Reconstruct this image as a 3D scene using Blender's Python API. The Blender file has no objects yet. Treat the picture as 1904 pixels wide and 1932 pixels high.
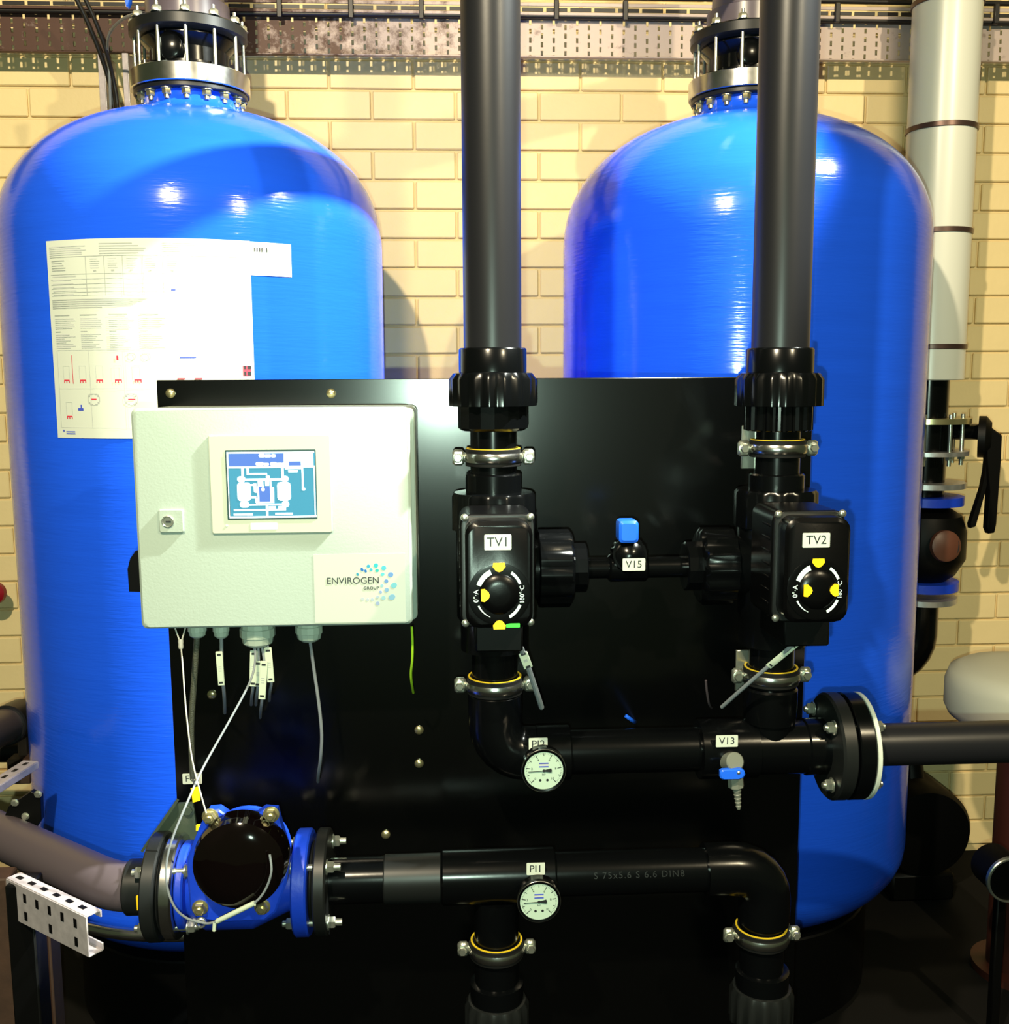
import bpy, bmesh, math, random
from mathutils import Vector, Matrix, Quaternion
random.seed(7)
R = math.radians
SC = bpy.context.scene
COL = SC.collection

# ------------------------------------------------------------------ camera
W, H, F = 1904.0, 1932.0, 1964.0
CAM = Vector((0, 0, 1.6))
YAW, PITCH, ROLL = R(3.0), R(7.5), R(0.3)
fwd = Vector((math.sin(YAW) * math.cos(PITCH), math.cos(YAW) * math.cos(PITCH), -math.sin(PITCH)))
rgt0 = Vector((math.cos(YAW), -math.sin(YAW), 0))
up0 = rgt0.cross(fwd)
rgt = rgt0 * math.cos(ROLL) - up0 * math.sin(ROLL)
up = up0 * math.cos(ROLL) + rgt0 * math.sin(ROLL)
cd = bpy.data.cameras.new('camera')
cd.sensor_fit = 'VERTICAL'; cd.sensor_height = 36.0; cd.lens = 36.0 * F / H
cd.clip_start = 0.02; cd.clip_end = 50
cam = bpy.data.objects.new('camera', cd); COL.objects.link(cam)
cam.matrix_world = Matrix(((rgt.x, up.x, -fwd.x, CAM.x), (rgt.y, up.y, -fwd.y, CAM.y),
                           (rgt.z, up.z, -fwd.z, CAM.z), (0, 0, 0, 1)))
SC.camera = cam

# ------------------------------------------------------------------ world, lights, exposure
wd = bpy.data.worlds.new('world'); SC.world = wd; wd.use_nodes = True
bg = wd.node_tree.nodes['Background']
bg.inputs[0].default_value = (0.62, 0.75, 0.36, 1); bg.inputs[1].default_value = 0.08
SC.view_settings.view_transform = 'Standard'
SC.view_settings.look = 'None'
SC.view_settings.exposure = 0.0
SC.view_settings.gamma = 1.0
SC.view_settings.use_curve_mapping = False

def lamp(name, kind, loc, power, color, size=0.05, target=None, angle=60, blend=0.3):
    d = bpy.data.lights.new(name, kind); d.energy = power; d.color = color
    if kind == 'POINT': d.shadow_soft_size = size
    if kind == 'SPOT':
        d.shadow_soft_size = size; d.spot_size = R(angle); d.spot_blend = blend
    if kind == 'AREA': d.shape = 'DISK'; d.size = size
    o = bpy.data.objects.new(name, d); COL.objects.link(o); o.location = loc
    if target is not None:
        o.rotation_mode = 'QUATERNION'
        o.rotation_quaternion = (Vector(target) - Vector(loc)).to_track_quat('-Z', 'Y')
    return o
# phone flash beside the lens, flood lamps of the room, one added spot that only brightens the wall
lamp('phone_flash', 'POINT', CAM + Vector((-0.02, 0.0, -0.05)), 95, (0.72, 1.0, 0.80), 0.008)
lamp('flood_lamp_left', 'POINT', (-0.66, -0.25, 3.30), 500, (1.0, 0.86, 0.60), 0.04)
lamp('flood_lamp_front', 'POINT', (1.75, -0.55, 3.35), 300, (1.0, 0.85, 0.55), 0.04)
lamp('flood_lamp_right', 'SPOT', (2.10, 1.35, 4.00), 2600, (0.95, 1.0, 0.90), 0.04, (-0.85, 2.30, 1.25), 32, 0.35)
lamp('added_wall_spot', 'SPOT', (0.34, 2.15, 2.66), 16, (1.0, 0.88, 0.66), 0.06, (0.34, 3.25, 2.30), 85, 0.9)

# ------------------------------------------------------------------ helpers
def P(px, py, Y):
    d = fwd * F + rgt * (px - W / 2) + up * (H / 2 - py)
    return CAM + d * ((Y - CAM.y) / d.y)
def proj(p):
    q = Vector(p) - CAM
    z = q.dot(fwd)
    return (W / 2 + F * q.dot(rgt) / z, H / 2 - F * q.dot(up) / z)
def m(px, Y): return px * Y / F

class MB:
    def __init__(s): s.v = []; s.f = []
    def add(s, v, f):
        o = len(s.v); s.v += [Vector(p) for p in v]; s.f += [[i + o for i in q] for q in f]; return s
    def rings(s, rs, cap0=True, cap1=True, closed=True):
        o = len(s.v); n = len(rs[0])
        for r in rs: s.v += [Vector(p) for p in r]
        for k in range(len(rs) - 1):
            for i in range(n if closed else n - 1):
                j = (i + 1) % n
                s.f.append([o + k * n + i, o + k * n + j, o + (k + 1) * n + j, o + (k + 1) * n + i])
        if cap0: s.f.append([o + i for i in range(n)][::-1])
        if cap1: s.f.append([o + (len(rs) - 1) * n + i for i in range(n)])
        return s
    def lathe(s, prof, o, d, n=32, ribs=0, rib_depth=0.0, ribbed=None, phase=0.0):
        """prof: list of (h, r) along direction d from o."""
        q = Vector((0, 0, 1)).rotation_difference(Vector(d).normalized()); o = Vector(o)
        rs = []
        for k, (h, r) in enumerate(prof):
            r = max(r, 1e-5); ring = []
            if ribs and (ribbed is None or k in ribbed):
                nn = ribs * 4
                for i in range(nn):
                    a = 2 * math.pi * i / nn + phase
                    rr = r if (i % 4) in (0, 1) else r - rib_depth
                    ring.append(o + q @ Vector((rr * math.cos(a), rr * math.sin(a), h)))
            else:
                nn = ribs * 4 if ribs else n
                for i in range(nn):
                    a = 2 * math.pi * i / nn + phase
                    ring.append(o + q @ Vector((r * math.cos(a), r * math.sin(a), h)))
            rs.append(ring)
        return s.rings(rs, prof[0][1] > 1e-4, prof[-1][1] > 1e-4)
    def cyl(s, p0, p1, r, n=24, r1=None, ch=0.0):
        p0 = Vector(p0); p1 = Vector(p1); L = (p1 - p0).length; r1 = r if r1 is None else r1
        pr = [(0, r), (L, r1)] if not ch else [(0, r - ch), (ch, r), (L - ch, r1), (L, r1 - ch)]
        return s.lathe(pr, p0, p1 - p0, n)
    def pipe_ring(s, o, d, ri, ro, h, n=32, ch=0.0):
        pr = [(0, ri), (0, ro - ch), (ch, ro), (h - ch, ro), (h, ro - ch), (h, ri), (0, ri)]
        q = Vector((0, 0, 1)).rotation_difference(Vector(d).normalized()); o = Vector(o); rs = []
        for hh, r in pr:
            rs.append([o + q @ Vector((r * math.cos(2 * math.pi * i / n), r * math.sin(2 * math.pi * i / n), hh)) for i in range(n)])
        return s.rings(rs, False, False)
    def tube(s, pts, r, n=8, sub=6, smooth=True, cap=True):
        pts = [Vector(p) for p in pts]
        if smooth and len(pts) > 2:
            out = []
            for i in range(len(pts) - 1):
                p0 = pts[max(i - 1, 0)]; p1 = pts[i]; p2 = pts[i + 1]; p3 = pts[min(i + 2, len(pts) - 1)]
                for k in range(sub):
                    t = k / sub
                    out.append(0.5 * ((2 * p1) + (p2 - p0) * t + (2 * p0 - 5 * p1 + 4 * p2 - p3) * t * t + (3 * p1 - p0 - 3 * p2 + p3) * t ** 3))
            out.append(pts[-1]); pts = out
        t0 = (pts[1] - pts[0]).normalized()
        nrm = t0.orthogonal().normalized(); rs = []
        for i, p in enumerate(pts):
            a = pts[max(i - 1, 0)]; b = pts[min(i + 1, len(pts) - 1)]
            t = (b - a).normalized()
            nrm = (nrm - t * nrm.dot(t)).normalized(); bn = t.cross(nrm)
            rs.append([p + nrm * (r * math.cos(2 * math.pi * k / n)) + bn * (r * math.sin(2 * math.pi * k / n)) for k in range(n)])
        return s.rings(rs, cap, cap)
    def box(s, c, sz, b=0.0, M=None):
        c = Vector(c); hx, hy, hz = [k / 2 for k in sz]; h = (hx, hy, hz); b = min(b, min(h) * 0.9)
        vs, idx = [], {}
        for sx in (-1, 1):
            for sy in (-1, 1):
                for sz_ in (-1, 1):
                    sg = (sx, sy, sz_)
                    for a in range(3):
                        p = Vector([sg[k] * (h[k] if (k == a or b == 0) else h[k] - b) for k in range(3)])
                        idx[(sg, a)] = len(vs)
                        vs.append(c + (M @ p if M else p))
        fs = []
        for a in range(3):
            u, w = [k for k in range(3) if k != a]
            for sgn in (-1, 1):
                q = []
                for (i, j) in ((-1, -1), (1, -1), (1, 1), (-1, 1)):
                    g = [0, 0, 0]; g[a] = sgn; g[u] = i; g[w] = j
                    q.append(idx[(tuple(g), a)])
                fs.append(q)
        if b > 0:
            for c_ in range(3):
                a, d = [k for k in range(3) if k != c_]
                for i in (-1, 1):
                    for j in (-1, 1):
                        g0 = [0, 0, 0]; g0[a] = i; g0[d] = j; g0[c_] = -1; g1 = list(g0); g1[c_] = 1
                        g0 = tuple(g0); g1 = tuple(g1)
                        fs.append([idx[(g0, a)], idx[(g1, a)], idx[(g1, d)], idx[(g0, d)]])
            for sx in (-1, 1):
                for sy in (-1, 1):
                    for sz_ in (-1, 1):
                        fs.append([idx[((sx, sy, sz_), k)] for k in range(3)])
        return s.add(vs, fs)
    def beam(s, p0, p1, w, h, upv=(0, 0, 1), b=0.0):
        p0 = Vector(p0); p1 = Vector(p1); t = (p1 - p0); L = t.length; t.normalize()
        sd = t.cross(Vector(upv)).normalized(); u = sd.cross(t)
        M = Matrix((sd, t, u)).transposed()
        return s.box((p0 + p1) / 2, (w, L, h), b, M)
    def prism(s, poly, y0, y1, inset=0.0):
        """poly: (x,z) list, extruded y0 (front) .. y1 (back); front edge chamfered by inset."""
        cx = sum(p[0] for p in poly) / len(poly); cz = sum(p[1] for p in poly) / len(poly)
        def ring(y, k):
            out = []
            for x, z in poly:
                dx, dz = x - cx, z - cz; L = math.hypot(dx, dz) or 1
                out.append((x - dx / L * k * 1.3, y, z - dz / L * k * 1.3))
            return out
        rs = [ring(y0, inset), ring(y0 + inset, 0), ring(y1, 0)] if inset else [ring(y0, 0), ring(y1, 0)]
        return s.rings(rs)
    def mesh(s, name, ang=38, recalc=True):
        me = bpy.data.meshes.new(name)
        me.from_pydata([tuple(p) for p in s.v], [], s.f); 
        bm = bmesh.new(); bm.from_mesh(me)
        bmesh.ops.remove_doubles(bm, verts=bm.verts, dist=1e-6)
        if recalc: bmesh.ops.recalc_face_normals(bm, faces=bm.faces)
        bm.to_mesh(me); bm.free()
        me.polygons.foreach_set('use_smooth', [True] * len(me.polygons))
        me.set_sharp_from_angle(angle=R(ang)); me.update()
        return me

def rrect(cx, cz, w, h, r, n=4):
    out = []
    for (sx, sz, a0) in ((1, 1, 0), (-1, 1, 90), (-1, -1, 180), (1, -1, 270)):
        for k in range(n + 1):
            a = R(a0 + 90 * k / n)
            out.append((cx + sx * (w / 2 - r) + r * math.cos(a), cz + sz * (h / 2 - r) + r * math.sin(a)))
    return out

ABS = {}
def tag(o, label=None, cat=None, group=None, kind=None):
    if label: o['label'] = label
    if cat: o['category'] = cat
    if group: o['group'] = group
    if kind: o['kind'] = kind
    return o
def thing(name, label, cat, loc, group=None, kind=None):
    o = bpy.data.objects.new(name, None); o.empty_display_size = 0.05; COL.objects.link(o)
    o.location = loc; ABS[o.name] = Vector(loc)
    return tag(o, label, cat, group, kind)
def ob(name, mb, mat, parent=None, label=None, cat=None, group=None, kind=None, ang=38):
    c = Vector((0, 0, 0))
    if len(mb.v):
        lo = Vector([min(v[k] for v in mb.v) for k in range(3)]); hi = Vector([max(v[k] for v in mb.v) for k in range(3)])
        c = (lo + hi) / 2
        if parent is None: c.z = lo.z
    mb.v = [v - c for v in mb.v]
    me = mb.mesh(name, ang); me.materials.append(mat)
    return put(name, me, c, None, parent, label, cat, group, kind)
def put(name, me, loc, rot=None, parent=None, label=None, cat=None, group=None, kind=None):
    o = bpy.data.objects.new(name, me); COL.objects.link(o)
    ABS[o.name] = Vector(loc)
    if parent is not None:
        o.parent = parent; o.location = Vector(loc) - ABS[parent.name]
    else: o.location = loc
    if rot is not None:
        o.rotation_mode = 'QUATERNION'; o.rotation_quaternion = rot
    return tag(o, label, cat, group, kind)
def qd(d): return Vector((0, 0, 1)).rotation_difference(Vector(d).normalized())

def text(s, x, y, z, size, mat, parent, name='printed_text', align='CENTER', rz=0.0, thin=0.0, sx=1.0, spacing=1.0):
    """upright lettering facing the viewer side (-Y) at x, z (centre of the letters)."""
    c = bpy.data.curves.new(name, 'FONT'); c.body = s; c.size = size; c.align_x = align; c.align_y = 'CENTER'
    c.extrude = 0.00015; c.offset = -thin; c.space_character = spacing; c.resolution_u = 3
    t = bpy.data.objects.new('tmp', c); COL.objects.link(t)
    dg = bpy.context.evaluated_depsgraph_get()
    me = bpy.data.meshes.new_from_object(t.evaluated_get(dg))
    bpy.data.objects.remove(t); bpy.data.curves.remove(c)
    me.transform(Matrix.Rotation(R(90), 4, 'X') @ Matrix.Rotation(rz, 4, 'Z') @ Matrix.Scale(sx, 4, (1, 0, 0)))
    me.materials.clear(); me.materials.append(mat); me.name = name
    return put(name, me, Vector((x, y, z)), None, parent)

# ------------------------------------------------------------------ materials
def mat(name, col, rough=0.5, metal=0.0, spec=0.5, coat=0.0, emit=None, es=0.0, bump=0.0, bscale=40, stretch=(1, 1, 1), var=0.0, vscale=4, rvar=0.0, alpha=1.0, trans=0.0):
    ma = bpy.data.materials.new(name); ma.use_nodes = True
    nt = ma.node_tree; b = nt.nodes['Principled BSDF']
    b.inputs['Base Color'].default_value = (*col, 1); b.inputs['Roughness'].default_value = rough
    b.inputs['Metallic'].default_value = metal; b.inputs['Specular IOR Level'].default_value = spec
    b.inputs['Coat Weight'].default_value = coat; b.inputs['Coat Roughness'].default_value = 0.08
    b.inputs['Transmission Weight'].default_value = trans
    if emit: b.inputs['Emission Color'].default_value = (*emit, 1); b.inputs['Emission Strength'].default_value = es
    if bump or var or rvar:
        tc = nt.nodes.new('ShaderNodeTexCoord'); mp = nt.nodes.new('ShaderNodeMapping')
        mp.inputs['Scale'].default_value = stretch
        nt.links.new(tc.outputs['Object'], mp.inputs[0])
    if bump:
        n = nt.nodes.new('ShaderNodeTexNoise'); n.inputs['Scale'].default_value = bscale; n.inputs['Detail'].default_value = 3
        bp = nt.nodes.new('ShaderNodeBump'); bp.inputs['Strength'].default_value = bump; bp.inputs['Distance'].default_value = 0.002
        nt.links.new(mp.outputs[0], n.inputs[0]); nt.links.new(n.outputs[0], bp.inputs['Height']); nt.links.new(bp.outputs[0], b.inputs['Normal'])
    if var or rvar:
        n2 = nt.nodes.new('ShaderNodeTexNoise'); n2.inputs['Scale'].default_value = vscale; n2.inputs['Detail'].default_value = 4
        nt.links.new(mp.outputs[0], n2.inputs[0])
        if var:
            mx = nt.nodes.new('ShaderNodeMix'); mx.data_type = 'RGBA'
            mx.inputs[6].default_value = (*[k * (1 - var) for k in col], 1); mx.inputs[7].default_value = (*[min(1, k * (1 + var)) for k in col], 1)
            nt.links.new(n2.outputs[0], mx.inputs[0]); nt.links.new(mx.outputs[2], b.inputs['Base Color'])
        if rvar:
            mr = nt.nodes.new('ShaderNodeMapRange'); mr.inputs[3].default_value = max(0.02, rough - rvar); mr.inputs[4].default_value = rough + rvar
            nt.links.new(n2.outputs[0], mr.inputs[0]); nt.links.new(mr.outputs[0], b.inputs['Roughness'])
    return ma
M_brick = mat('painted_brick', (0.80, 0.63, 0.33), 0.45, spec=0.35, bump=0.35, bscale=55, var=0.06, vscale=9)
M_mortar = mat('painted_mortar', (0.70, 0.55, 0.28), 0.6, bump=0.4, bscale=70)
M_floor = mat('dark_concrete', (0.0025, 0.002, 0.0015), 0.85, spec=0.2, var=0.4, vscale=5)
M_tank = mat('blue_fibreglass', (0.010, 0.088, 0.80), 0.15, spec=0.45, bump=0.28, bscale=16, stretch=(1, 1, 11), var=0.10, vscale=3)
M_black = mat('black_pvc', (0.0016, 0.0019, 0.0022), 0.20, spec=0.22, bump=0.03, bscale=60)
M_grey = mat('dark_grey_pvc', (0.009, 0.009, 0.011), 0.36, spec=0.32, bump=0.02, bscale=80)
M_pvcbrown = mat('warm_grey_pvc', (0.075, 0.058, 0.066), 0.36, spec=0.4)
M_panel = mat('black_coated_sheet', (0.0008, 0.0009, 0.0009), 0.21, spec=0.5)
M_cab = mat('cream_cabinet_paint', (0.295, 0.35, 0.30), 0.42, spec=0.4, bump=0.10, bscale=260)
M_cabin = mat('seal_grey', (0.25, 0.32, 0.26), 0.6)
M_bezel = mat('cream_plastic', (0.40, 0.44, 0.36), 0.35)
M_gland = mat('pale_grey_nylon', (0.36, 0.43, 0.36), 0.4)
M_sticker = mat('white_sticker', (0.58, 0.62, 0.55), 0.35)
M_logo = mat('logo_sticker_film', (0.40, 0.44, 0.38), 0.4)
M_label = mat('white_label', (0.56, 0.60, 0.52), 0.4)
M_ink = mat('black_ink', (0.012, 0.014, 0.016), 0.5)
M_inkgrey = mat('grey_ink', (0.36, 0.38, 0.36), 0.6)
M_inkpale = mat('pale_grey_ink', (0.50, 0.52, 0.50), 0.6)
M_inkred = mat('red_ink', (0.60, 0.03, 0.06), 0.5)
M_inkblue = mat('blue_ink', (0.05, 0.08, 0.50), 0.5)
M_steel = mat('bright_steel', (0.62, 0.62, 0.60), 0.22, metal=1.0, rvar=0.08, vscale=30)
M_zinc = mat('galvanised_zinc', (0.58, 0.57, 0.58), 0.40, metal=0.85, var=0.25, vscale=45, rvar=0.12)
M_strut = mat('galvanised_strut', (0.42, 0.375, 0.39), 0.5, metal=0.35, var=0.35, vscale=60)
M_bolt = mat('zinc_bolt', (0.62, 0.64, 0.55), 0.28, metal=0.9)
M_brass = mat('yellow_passivated_bolt', (0.62, 0.55, 0.30), 0.28, metal=0.9)
M_rubber = mat('black_rubber', (0.004, 0.004, 0.004), 0.7, spec=0.2)
M_yel = mat('yellow_plastic', (0.85, 0.55, 0.01), 0.4)
M_yeltape = mat('yellow_liner', (0.70, 0.48, 0.02), 0.4)
M_white = mat('white_print', (0.66, 0.82, 0.82), 0.5)
M_act = mat('actuator_black', (0.0012, 0.0012, 0.0014), 0.28, spec=0.22, bump=0.04, bscale=150)
M_meter = mat('blue_casting', (0.006, 0.045, 0.55), 0.42, bump=0.25, bscale=90)
M_lid = mat('dark_lid_glass', (0.002, 0.001, 0.001), 0.07, spec=0.5)
M_handle = mat('bright_blue_handle', (0.015, 0.13, 0.85), 0.3)
M_wire = mat('pale_steel_wire', (0.36, 0.36, 0.32), 0.45)
M_cableg = mat('grey_cable', (0.20, 0.22, 0.24), 0.45)
M_braid = mat('dark_braided_sleeve', (0.06, 0.065, 0.045), 0.5, bump=0.8, bscale=420, var=0.6, vscale=300)
M_earth = mat('green_yellow_wire', (0.35, 0.62, 0.02), 0.4)
M_tag = mat('cream_cable_marker', (0.52, 0.58, 0.46), 0.4)
M_green = mat('green_sticker', (0.05, 0.70, 0.05), 0.5)
M_bracket = mat('grey_green_bracket', (0.045, 0.065, 0.045), 0.4, spec=0.4, bump=0.1, bscale=150)
M_flgrey = mat('dark_flange_plastic', (0.008, 0.009, 0.009), 0.40, spec=0.3)
M_lag = mat('white_lagging', (0.70, 0.70, 0.62), 0.30, spec=0.5)
M_band = mat('lagging_band', (0.10, 0.06, 0.05), 0.35, metal=0.6)
M_vessel = mat('grey_white_vessel', (0.42, 0.42, 0.33), 0.45)
M_red = mat('dark_red_paint', (0.04, 0.008, 0.004), 0.5)
M_brown = mat('rusty_brown_steel', (0.045, 0.020, 0.010), 0.75, var=0.6, vscale=25, bump=0.3, bscale=60)
M_dark = mat('near_black_metal', (0.0012, 0.0012, 0.0012), 0.5, spec=0.15)
M_cable_b = mat('black_cable', (0.010, 0.008, 0.008), 0.45)
M_dial = mat('gauge_dial', (0.44, 0.56, 0.46), 0.35)
M_glass = mat('screen_blue', (0.02, 0.09, 0.16), 0.15, emit=(0.10, 0.44, 0.56), es=0.6)
M_glassw = mat('screen_white', (0.6, 0.7, 0.8), 0.2, emit=(0.85, 1.0, 1.0), es=1.1)
M_glassd = mat('screen_dark_blue', (0.02, 0.05, 0.2), 0.15, emit=(0.14, 0.26, 0.62), es=0.8)
M_scredge = mat('screen_edge', (0.02, 0.05, 0.05), 0.3)
M_cap = mat('grey_plastic_cap', (0.10, 0.08, 0.10), 0.3)
M_tap = mat('grey_tap_plastic', (0.16, 0.17, 0.14), 0.4)

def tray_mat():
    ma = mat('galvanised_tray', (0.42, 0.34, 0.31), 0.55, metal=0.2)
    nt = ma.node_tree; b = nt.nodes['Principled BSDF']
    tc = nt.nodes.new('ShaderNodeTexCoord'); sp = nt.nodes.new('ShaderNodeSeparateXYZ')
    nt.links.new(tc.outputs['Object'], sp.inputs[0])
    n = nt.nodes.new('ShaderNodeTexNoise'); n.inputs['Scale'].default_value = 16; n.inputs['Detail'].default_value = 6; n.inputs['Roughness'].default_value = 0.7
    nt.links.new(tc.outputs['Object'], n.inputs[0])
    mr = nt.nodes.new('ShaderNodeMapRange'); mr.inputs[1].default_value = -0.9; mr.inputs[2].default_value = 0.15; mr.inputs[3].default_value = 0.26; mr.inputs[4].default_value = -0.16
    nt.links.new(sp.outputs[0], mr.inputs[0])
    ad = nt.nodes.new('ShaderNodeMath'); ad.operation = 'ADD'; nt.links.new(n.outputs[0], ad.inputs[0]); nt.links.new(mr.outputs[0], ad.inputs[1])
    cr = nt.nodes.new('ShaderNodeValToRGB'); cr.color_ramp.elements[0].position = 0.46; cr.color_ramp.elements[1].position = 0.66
    cr.color_ramp.elements[0].color = (0.46, 0.37, 0.34, 1); cr.color_ramp.elements[1].color = (0.07, 0.030, 0.020, 1)  # browner left end: rust stains together with shade painted into the colour
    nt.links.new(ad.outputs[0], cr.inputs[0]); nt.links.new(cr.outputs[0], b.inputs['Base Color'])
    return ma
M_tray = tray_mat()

# shared bolt meshes, axis +Z, seat at origin
def hexbolt(r, h, washer=True, stub=0.0):
    mb = MB()
    z = 0.0
    if washer: mb.lathe([(0, r * 1.25), (h * 0.15, r * 1.25), (h * 0.18, r * 1.15)], (0, 0, 0), (0, 0, 1), 20); z = h * 0.18
    mb.lathe([(z, r), (h * 0.85, r), (h, r * 0.86)], (0, 0, 0), (0, 0, 1), 6)
    if stub: mb.lathe([(h, r * 0.55), (h + stub, r * 0.55), (h + stub + r * 0.1, r * 0.42)], (0, 0, 0), (0, 0, 1), 12)
    return mb
def meshof(mb, name, ma, ang=38):
    me = mb.mesh(name, ang); me.materials.append(ma); return me
def panhead(r, h):
    mb = MB().lathe([(0, r), (h * 0.4, r), (h * 0.8, r * 0.75), (h, r * 0.35)], (0, 0, 0), (0, 0, 1), 16)
    return mb
FRONT = qd((0, -1, 0))

# ------------------------------------------------------------------ setting: wall with bricks, floor
YW = 3.25
wall = ob('wall_back', MB().box((0.2, YW + 0.06, 1.75), (7.0, 0.12, 3.5)), M_mortar, kind='structure', label='cream yellow painted brick wall behind the tanks')
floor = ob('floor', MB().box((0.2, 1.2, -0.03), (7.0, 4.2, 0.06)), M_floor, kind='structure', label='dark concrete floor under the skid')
zj0 = P(760, 284.7, YW).z; zj7 = P(760, 669.0, YW).z
RP = (zj0 - zj7) / 7.0
BL = P(861, 313, YW).x - P(704, 313, YW).x
xj = P(704, 313, YW).x
bl, bh, bd = BL - 0.0068, RP - 0.0068, 0.034
def brick_mesh(l, nm):
    mb = MB().box((0, 0, 0), (l, bd, bh), 0.0030)
    return meshof(mb, nm, M_brick, 25)
BM = brick_mesh(bl, 'brick')
def hidden(c):
    x, y = proj(c)
    if x < -60 or x > 1964 or y < -50 or y > 1560: return True
    t = 40
    if 60 + t < x < 690 - t and 330 < y < 1700: return True
    if 1110 + t < x < 1730 - t and 330 < y < 1760: return True
    if 300 + t < x < 1500 - t and y > 760: return True
    if y > 1480 and x < 1700: return True
    return False
rest = MB()
nb = 0
for i in range(-9, 32):
    zc = zj0 - (i + 0.5) * RP
    if zc < 0.05 or zc > 3.45: continue
    off = 0.0 if i % 2 == 0 else 0.5
    for k in range(-14, 15):
        xc = xj + (k + 0.5 + off) * BL
        if abs(xc - 0.2) > 3.35: continue
        c = Vector((xc, YW - 0.0095 + bd / 2 - random.random() * 0.0012, zc))
        if not hidden(c):
            put('brick', BM, c, qd((random.uniform(-.003, .003), random.uniform(-.004, .004), 1)), wall); nb += 1
        else:
            x, y = proj(c)
            rest.box(c, (bl, bd, bh), 0.0030)
ob('brick_infill', rest, M_brick, wall, kind='stuff', ang=25)

# ------------------------------------------------------------------ blue tanks
RT = 0.450; YT = 2.66
ZT1 = P(370, 470, YT).z; ZT0 = P(1390, 1540, YT).z; HD = 0.32; HB = 0.22
TX1 = P(381, 650, YT).x; TX2 = P(1395, 650, YT).x
RN = m(84, YT)
def tank(cx, label):
    t = thing('pressure_tank', label, 'tank', (cx, YT, 0.0), 'blue pressure tanks')
    zn = ZT1 + HD * (1 - (RN / RT) ** 2.2) ** (1 / 2.2)
    pr = []
    for k in range(13):
        a = R(90 * k / 12); pr.append((ZT0 - HB * math.cos(a), max(RT * math.sin(a), 1e-5)))
    for k in range(1, 8): pr.append((ZT0 + (ZT1 - ZT0) * k / 8, RT))
    for k in range(0, 48):
        a = R(90 * k / 48); r = RT * math.cos(a) ** (2 / 2.2)
        if r < RN * 1.22: break
        pr.append((ZT1 + HD * math.sin(a) ** (2 / 2.2), r))
    rr = m(103, YT); YN = YT - rr
    zr0 = P(352, 149, YN).z; zr1 = P(352, 113, YN).z
    pr += [(zn + 0.004, RN * 1.10), (zn + 0.014, RN * 1.02), (zn + 0.026, RN), (zr0 - 0.004, RN)]
    ob('shell', MB().lathe(pr, (cx, YT, 0), (0, 0, 1), 96), M_tank, t, ang=60)
    ob('neck_flange', MB().pipe_ring((cx, YT, zr0 - 0.012), (0, 0, 1), RN * 0.98, rr * 0.95, 0.012, 48, 0.002), M_flgrey, t)
    ob('backing_ring', MB().pipe_ring((cx, YT, zr0), (0, 0, 1), RN * 0.9, rr, zr1 - zr0, 64, 0.002), M_steel, t, 'bright steel ring')
    nut = meshof(hexbolt(0.011, 0.015, True, 0.008), 'bolt', M_brass)
    for k in range(16):
        a = R(22.5 * k + 8)
        put('bolt', nut, (cx + rr * 0.84 * math.cos(a), YT + rr * 0.84 * math.sin(a), zr0 - 0.012), qd((0, 0, -1)), t)
    ob('support_ring', MB().pipe_ring((cx, YT, 0.02), (0, 0, 1), RT * 0.62, RT * 0.80, ZT0 - HB * 0.72 - 0.02, 48, 0.004), M_dark, t)
    return t, zr1
t1, zr1 = tank(TX1, 'blue tank on the left with a large white data label')
t2, _ = tank(TX2, 'blue tank on the right behind the right riser pipe')

def tank_head(cx, label, blue):
    h = thing('flanged_tank_head', label, 'pipe fitting', (cx, YT, zr1), 'flanged heads on the tanks')
    rr = m(103, YT); YN = YT - rr
    zu0 = P(352, 44, YN).z; zu1 = P(352, 17, YN).z
    ob('body', MB().lathe([(zr1, rr * 0.80), (zr1 + 0.012, rr * 0.80), (zr1 + 0.016, rr * 0.66), (zu0 - 0.03, rr * 0.66), (zu0 - 0.006, rr * 0.80), (zu0, rr * 0.80)], (cx, YT, 0), (0, 0, 1), 48), M_black, h)
    ob('sight_boss', MB().lathe([(0, 0.030), (0.02, 0.030), (0.024, 0.024)], (cx - 0.02, YT - rr * 0.66, (zr1 + zu0) / 2), (0, -1, 0), 24), M_black, h)
    ob('upper_flange', MB().lathe([(zu0, rr * 0.9), (zu0 + 0.006, rr * 0.98), (zu1 - 0.004, rr * 0.98), (zu1, rr * 0.95), (zu1 + 0.001, rr * 0.3)], (cx, YT, 0), (0, 0, 1), 48), M_flgrey, h)
    ob('top_collar', MB().lathe([(zu1, rr * 0.70), (zu1 + 0.05, rr * 0.70), (zu1 + 0.055, rr * 0.62), (zu1 + 0.12, rr * 0.60), (zu1 + 0.125, rr * 0.45), (zu1 + 0.40, rr * 0.45)], (cx, YT, 0), (0, 0, 1), 40), M_cap, h)
    st = MB().lathe([(-0.01, 0.0042), (zu0 - zr1 + 0.055, 0.0042)], (0, 0, 0), (0, 0, 1), 10)
    sm = meshof(st, 'stud', M_bolt)
    nut = meshof(hexbolt(0.011, 0.014, True, 0.0), 'nut', M_bolt)
    for k in range(12):
        a = R(30 * k + 10)
        x, y = cx + rr * 0.90 * math.cos(a), YT + rr * 0.90 * math.sin(a)
        s = put('stud', sm, (x, y, zr1), None, h)
        put('nut', nut, (x, y, zu1), None, s)
    return h
h1 = tank_head(TX1, 'black flanged head with long studs on top of the left tank', True)
tank_head(TX2, 'black flanged head with long studs on top of the right tank', False)

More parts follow.
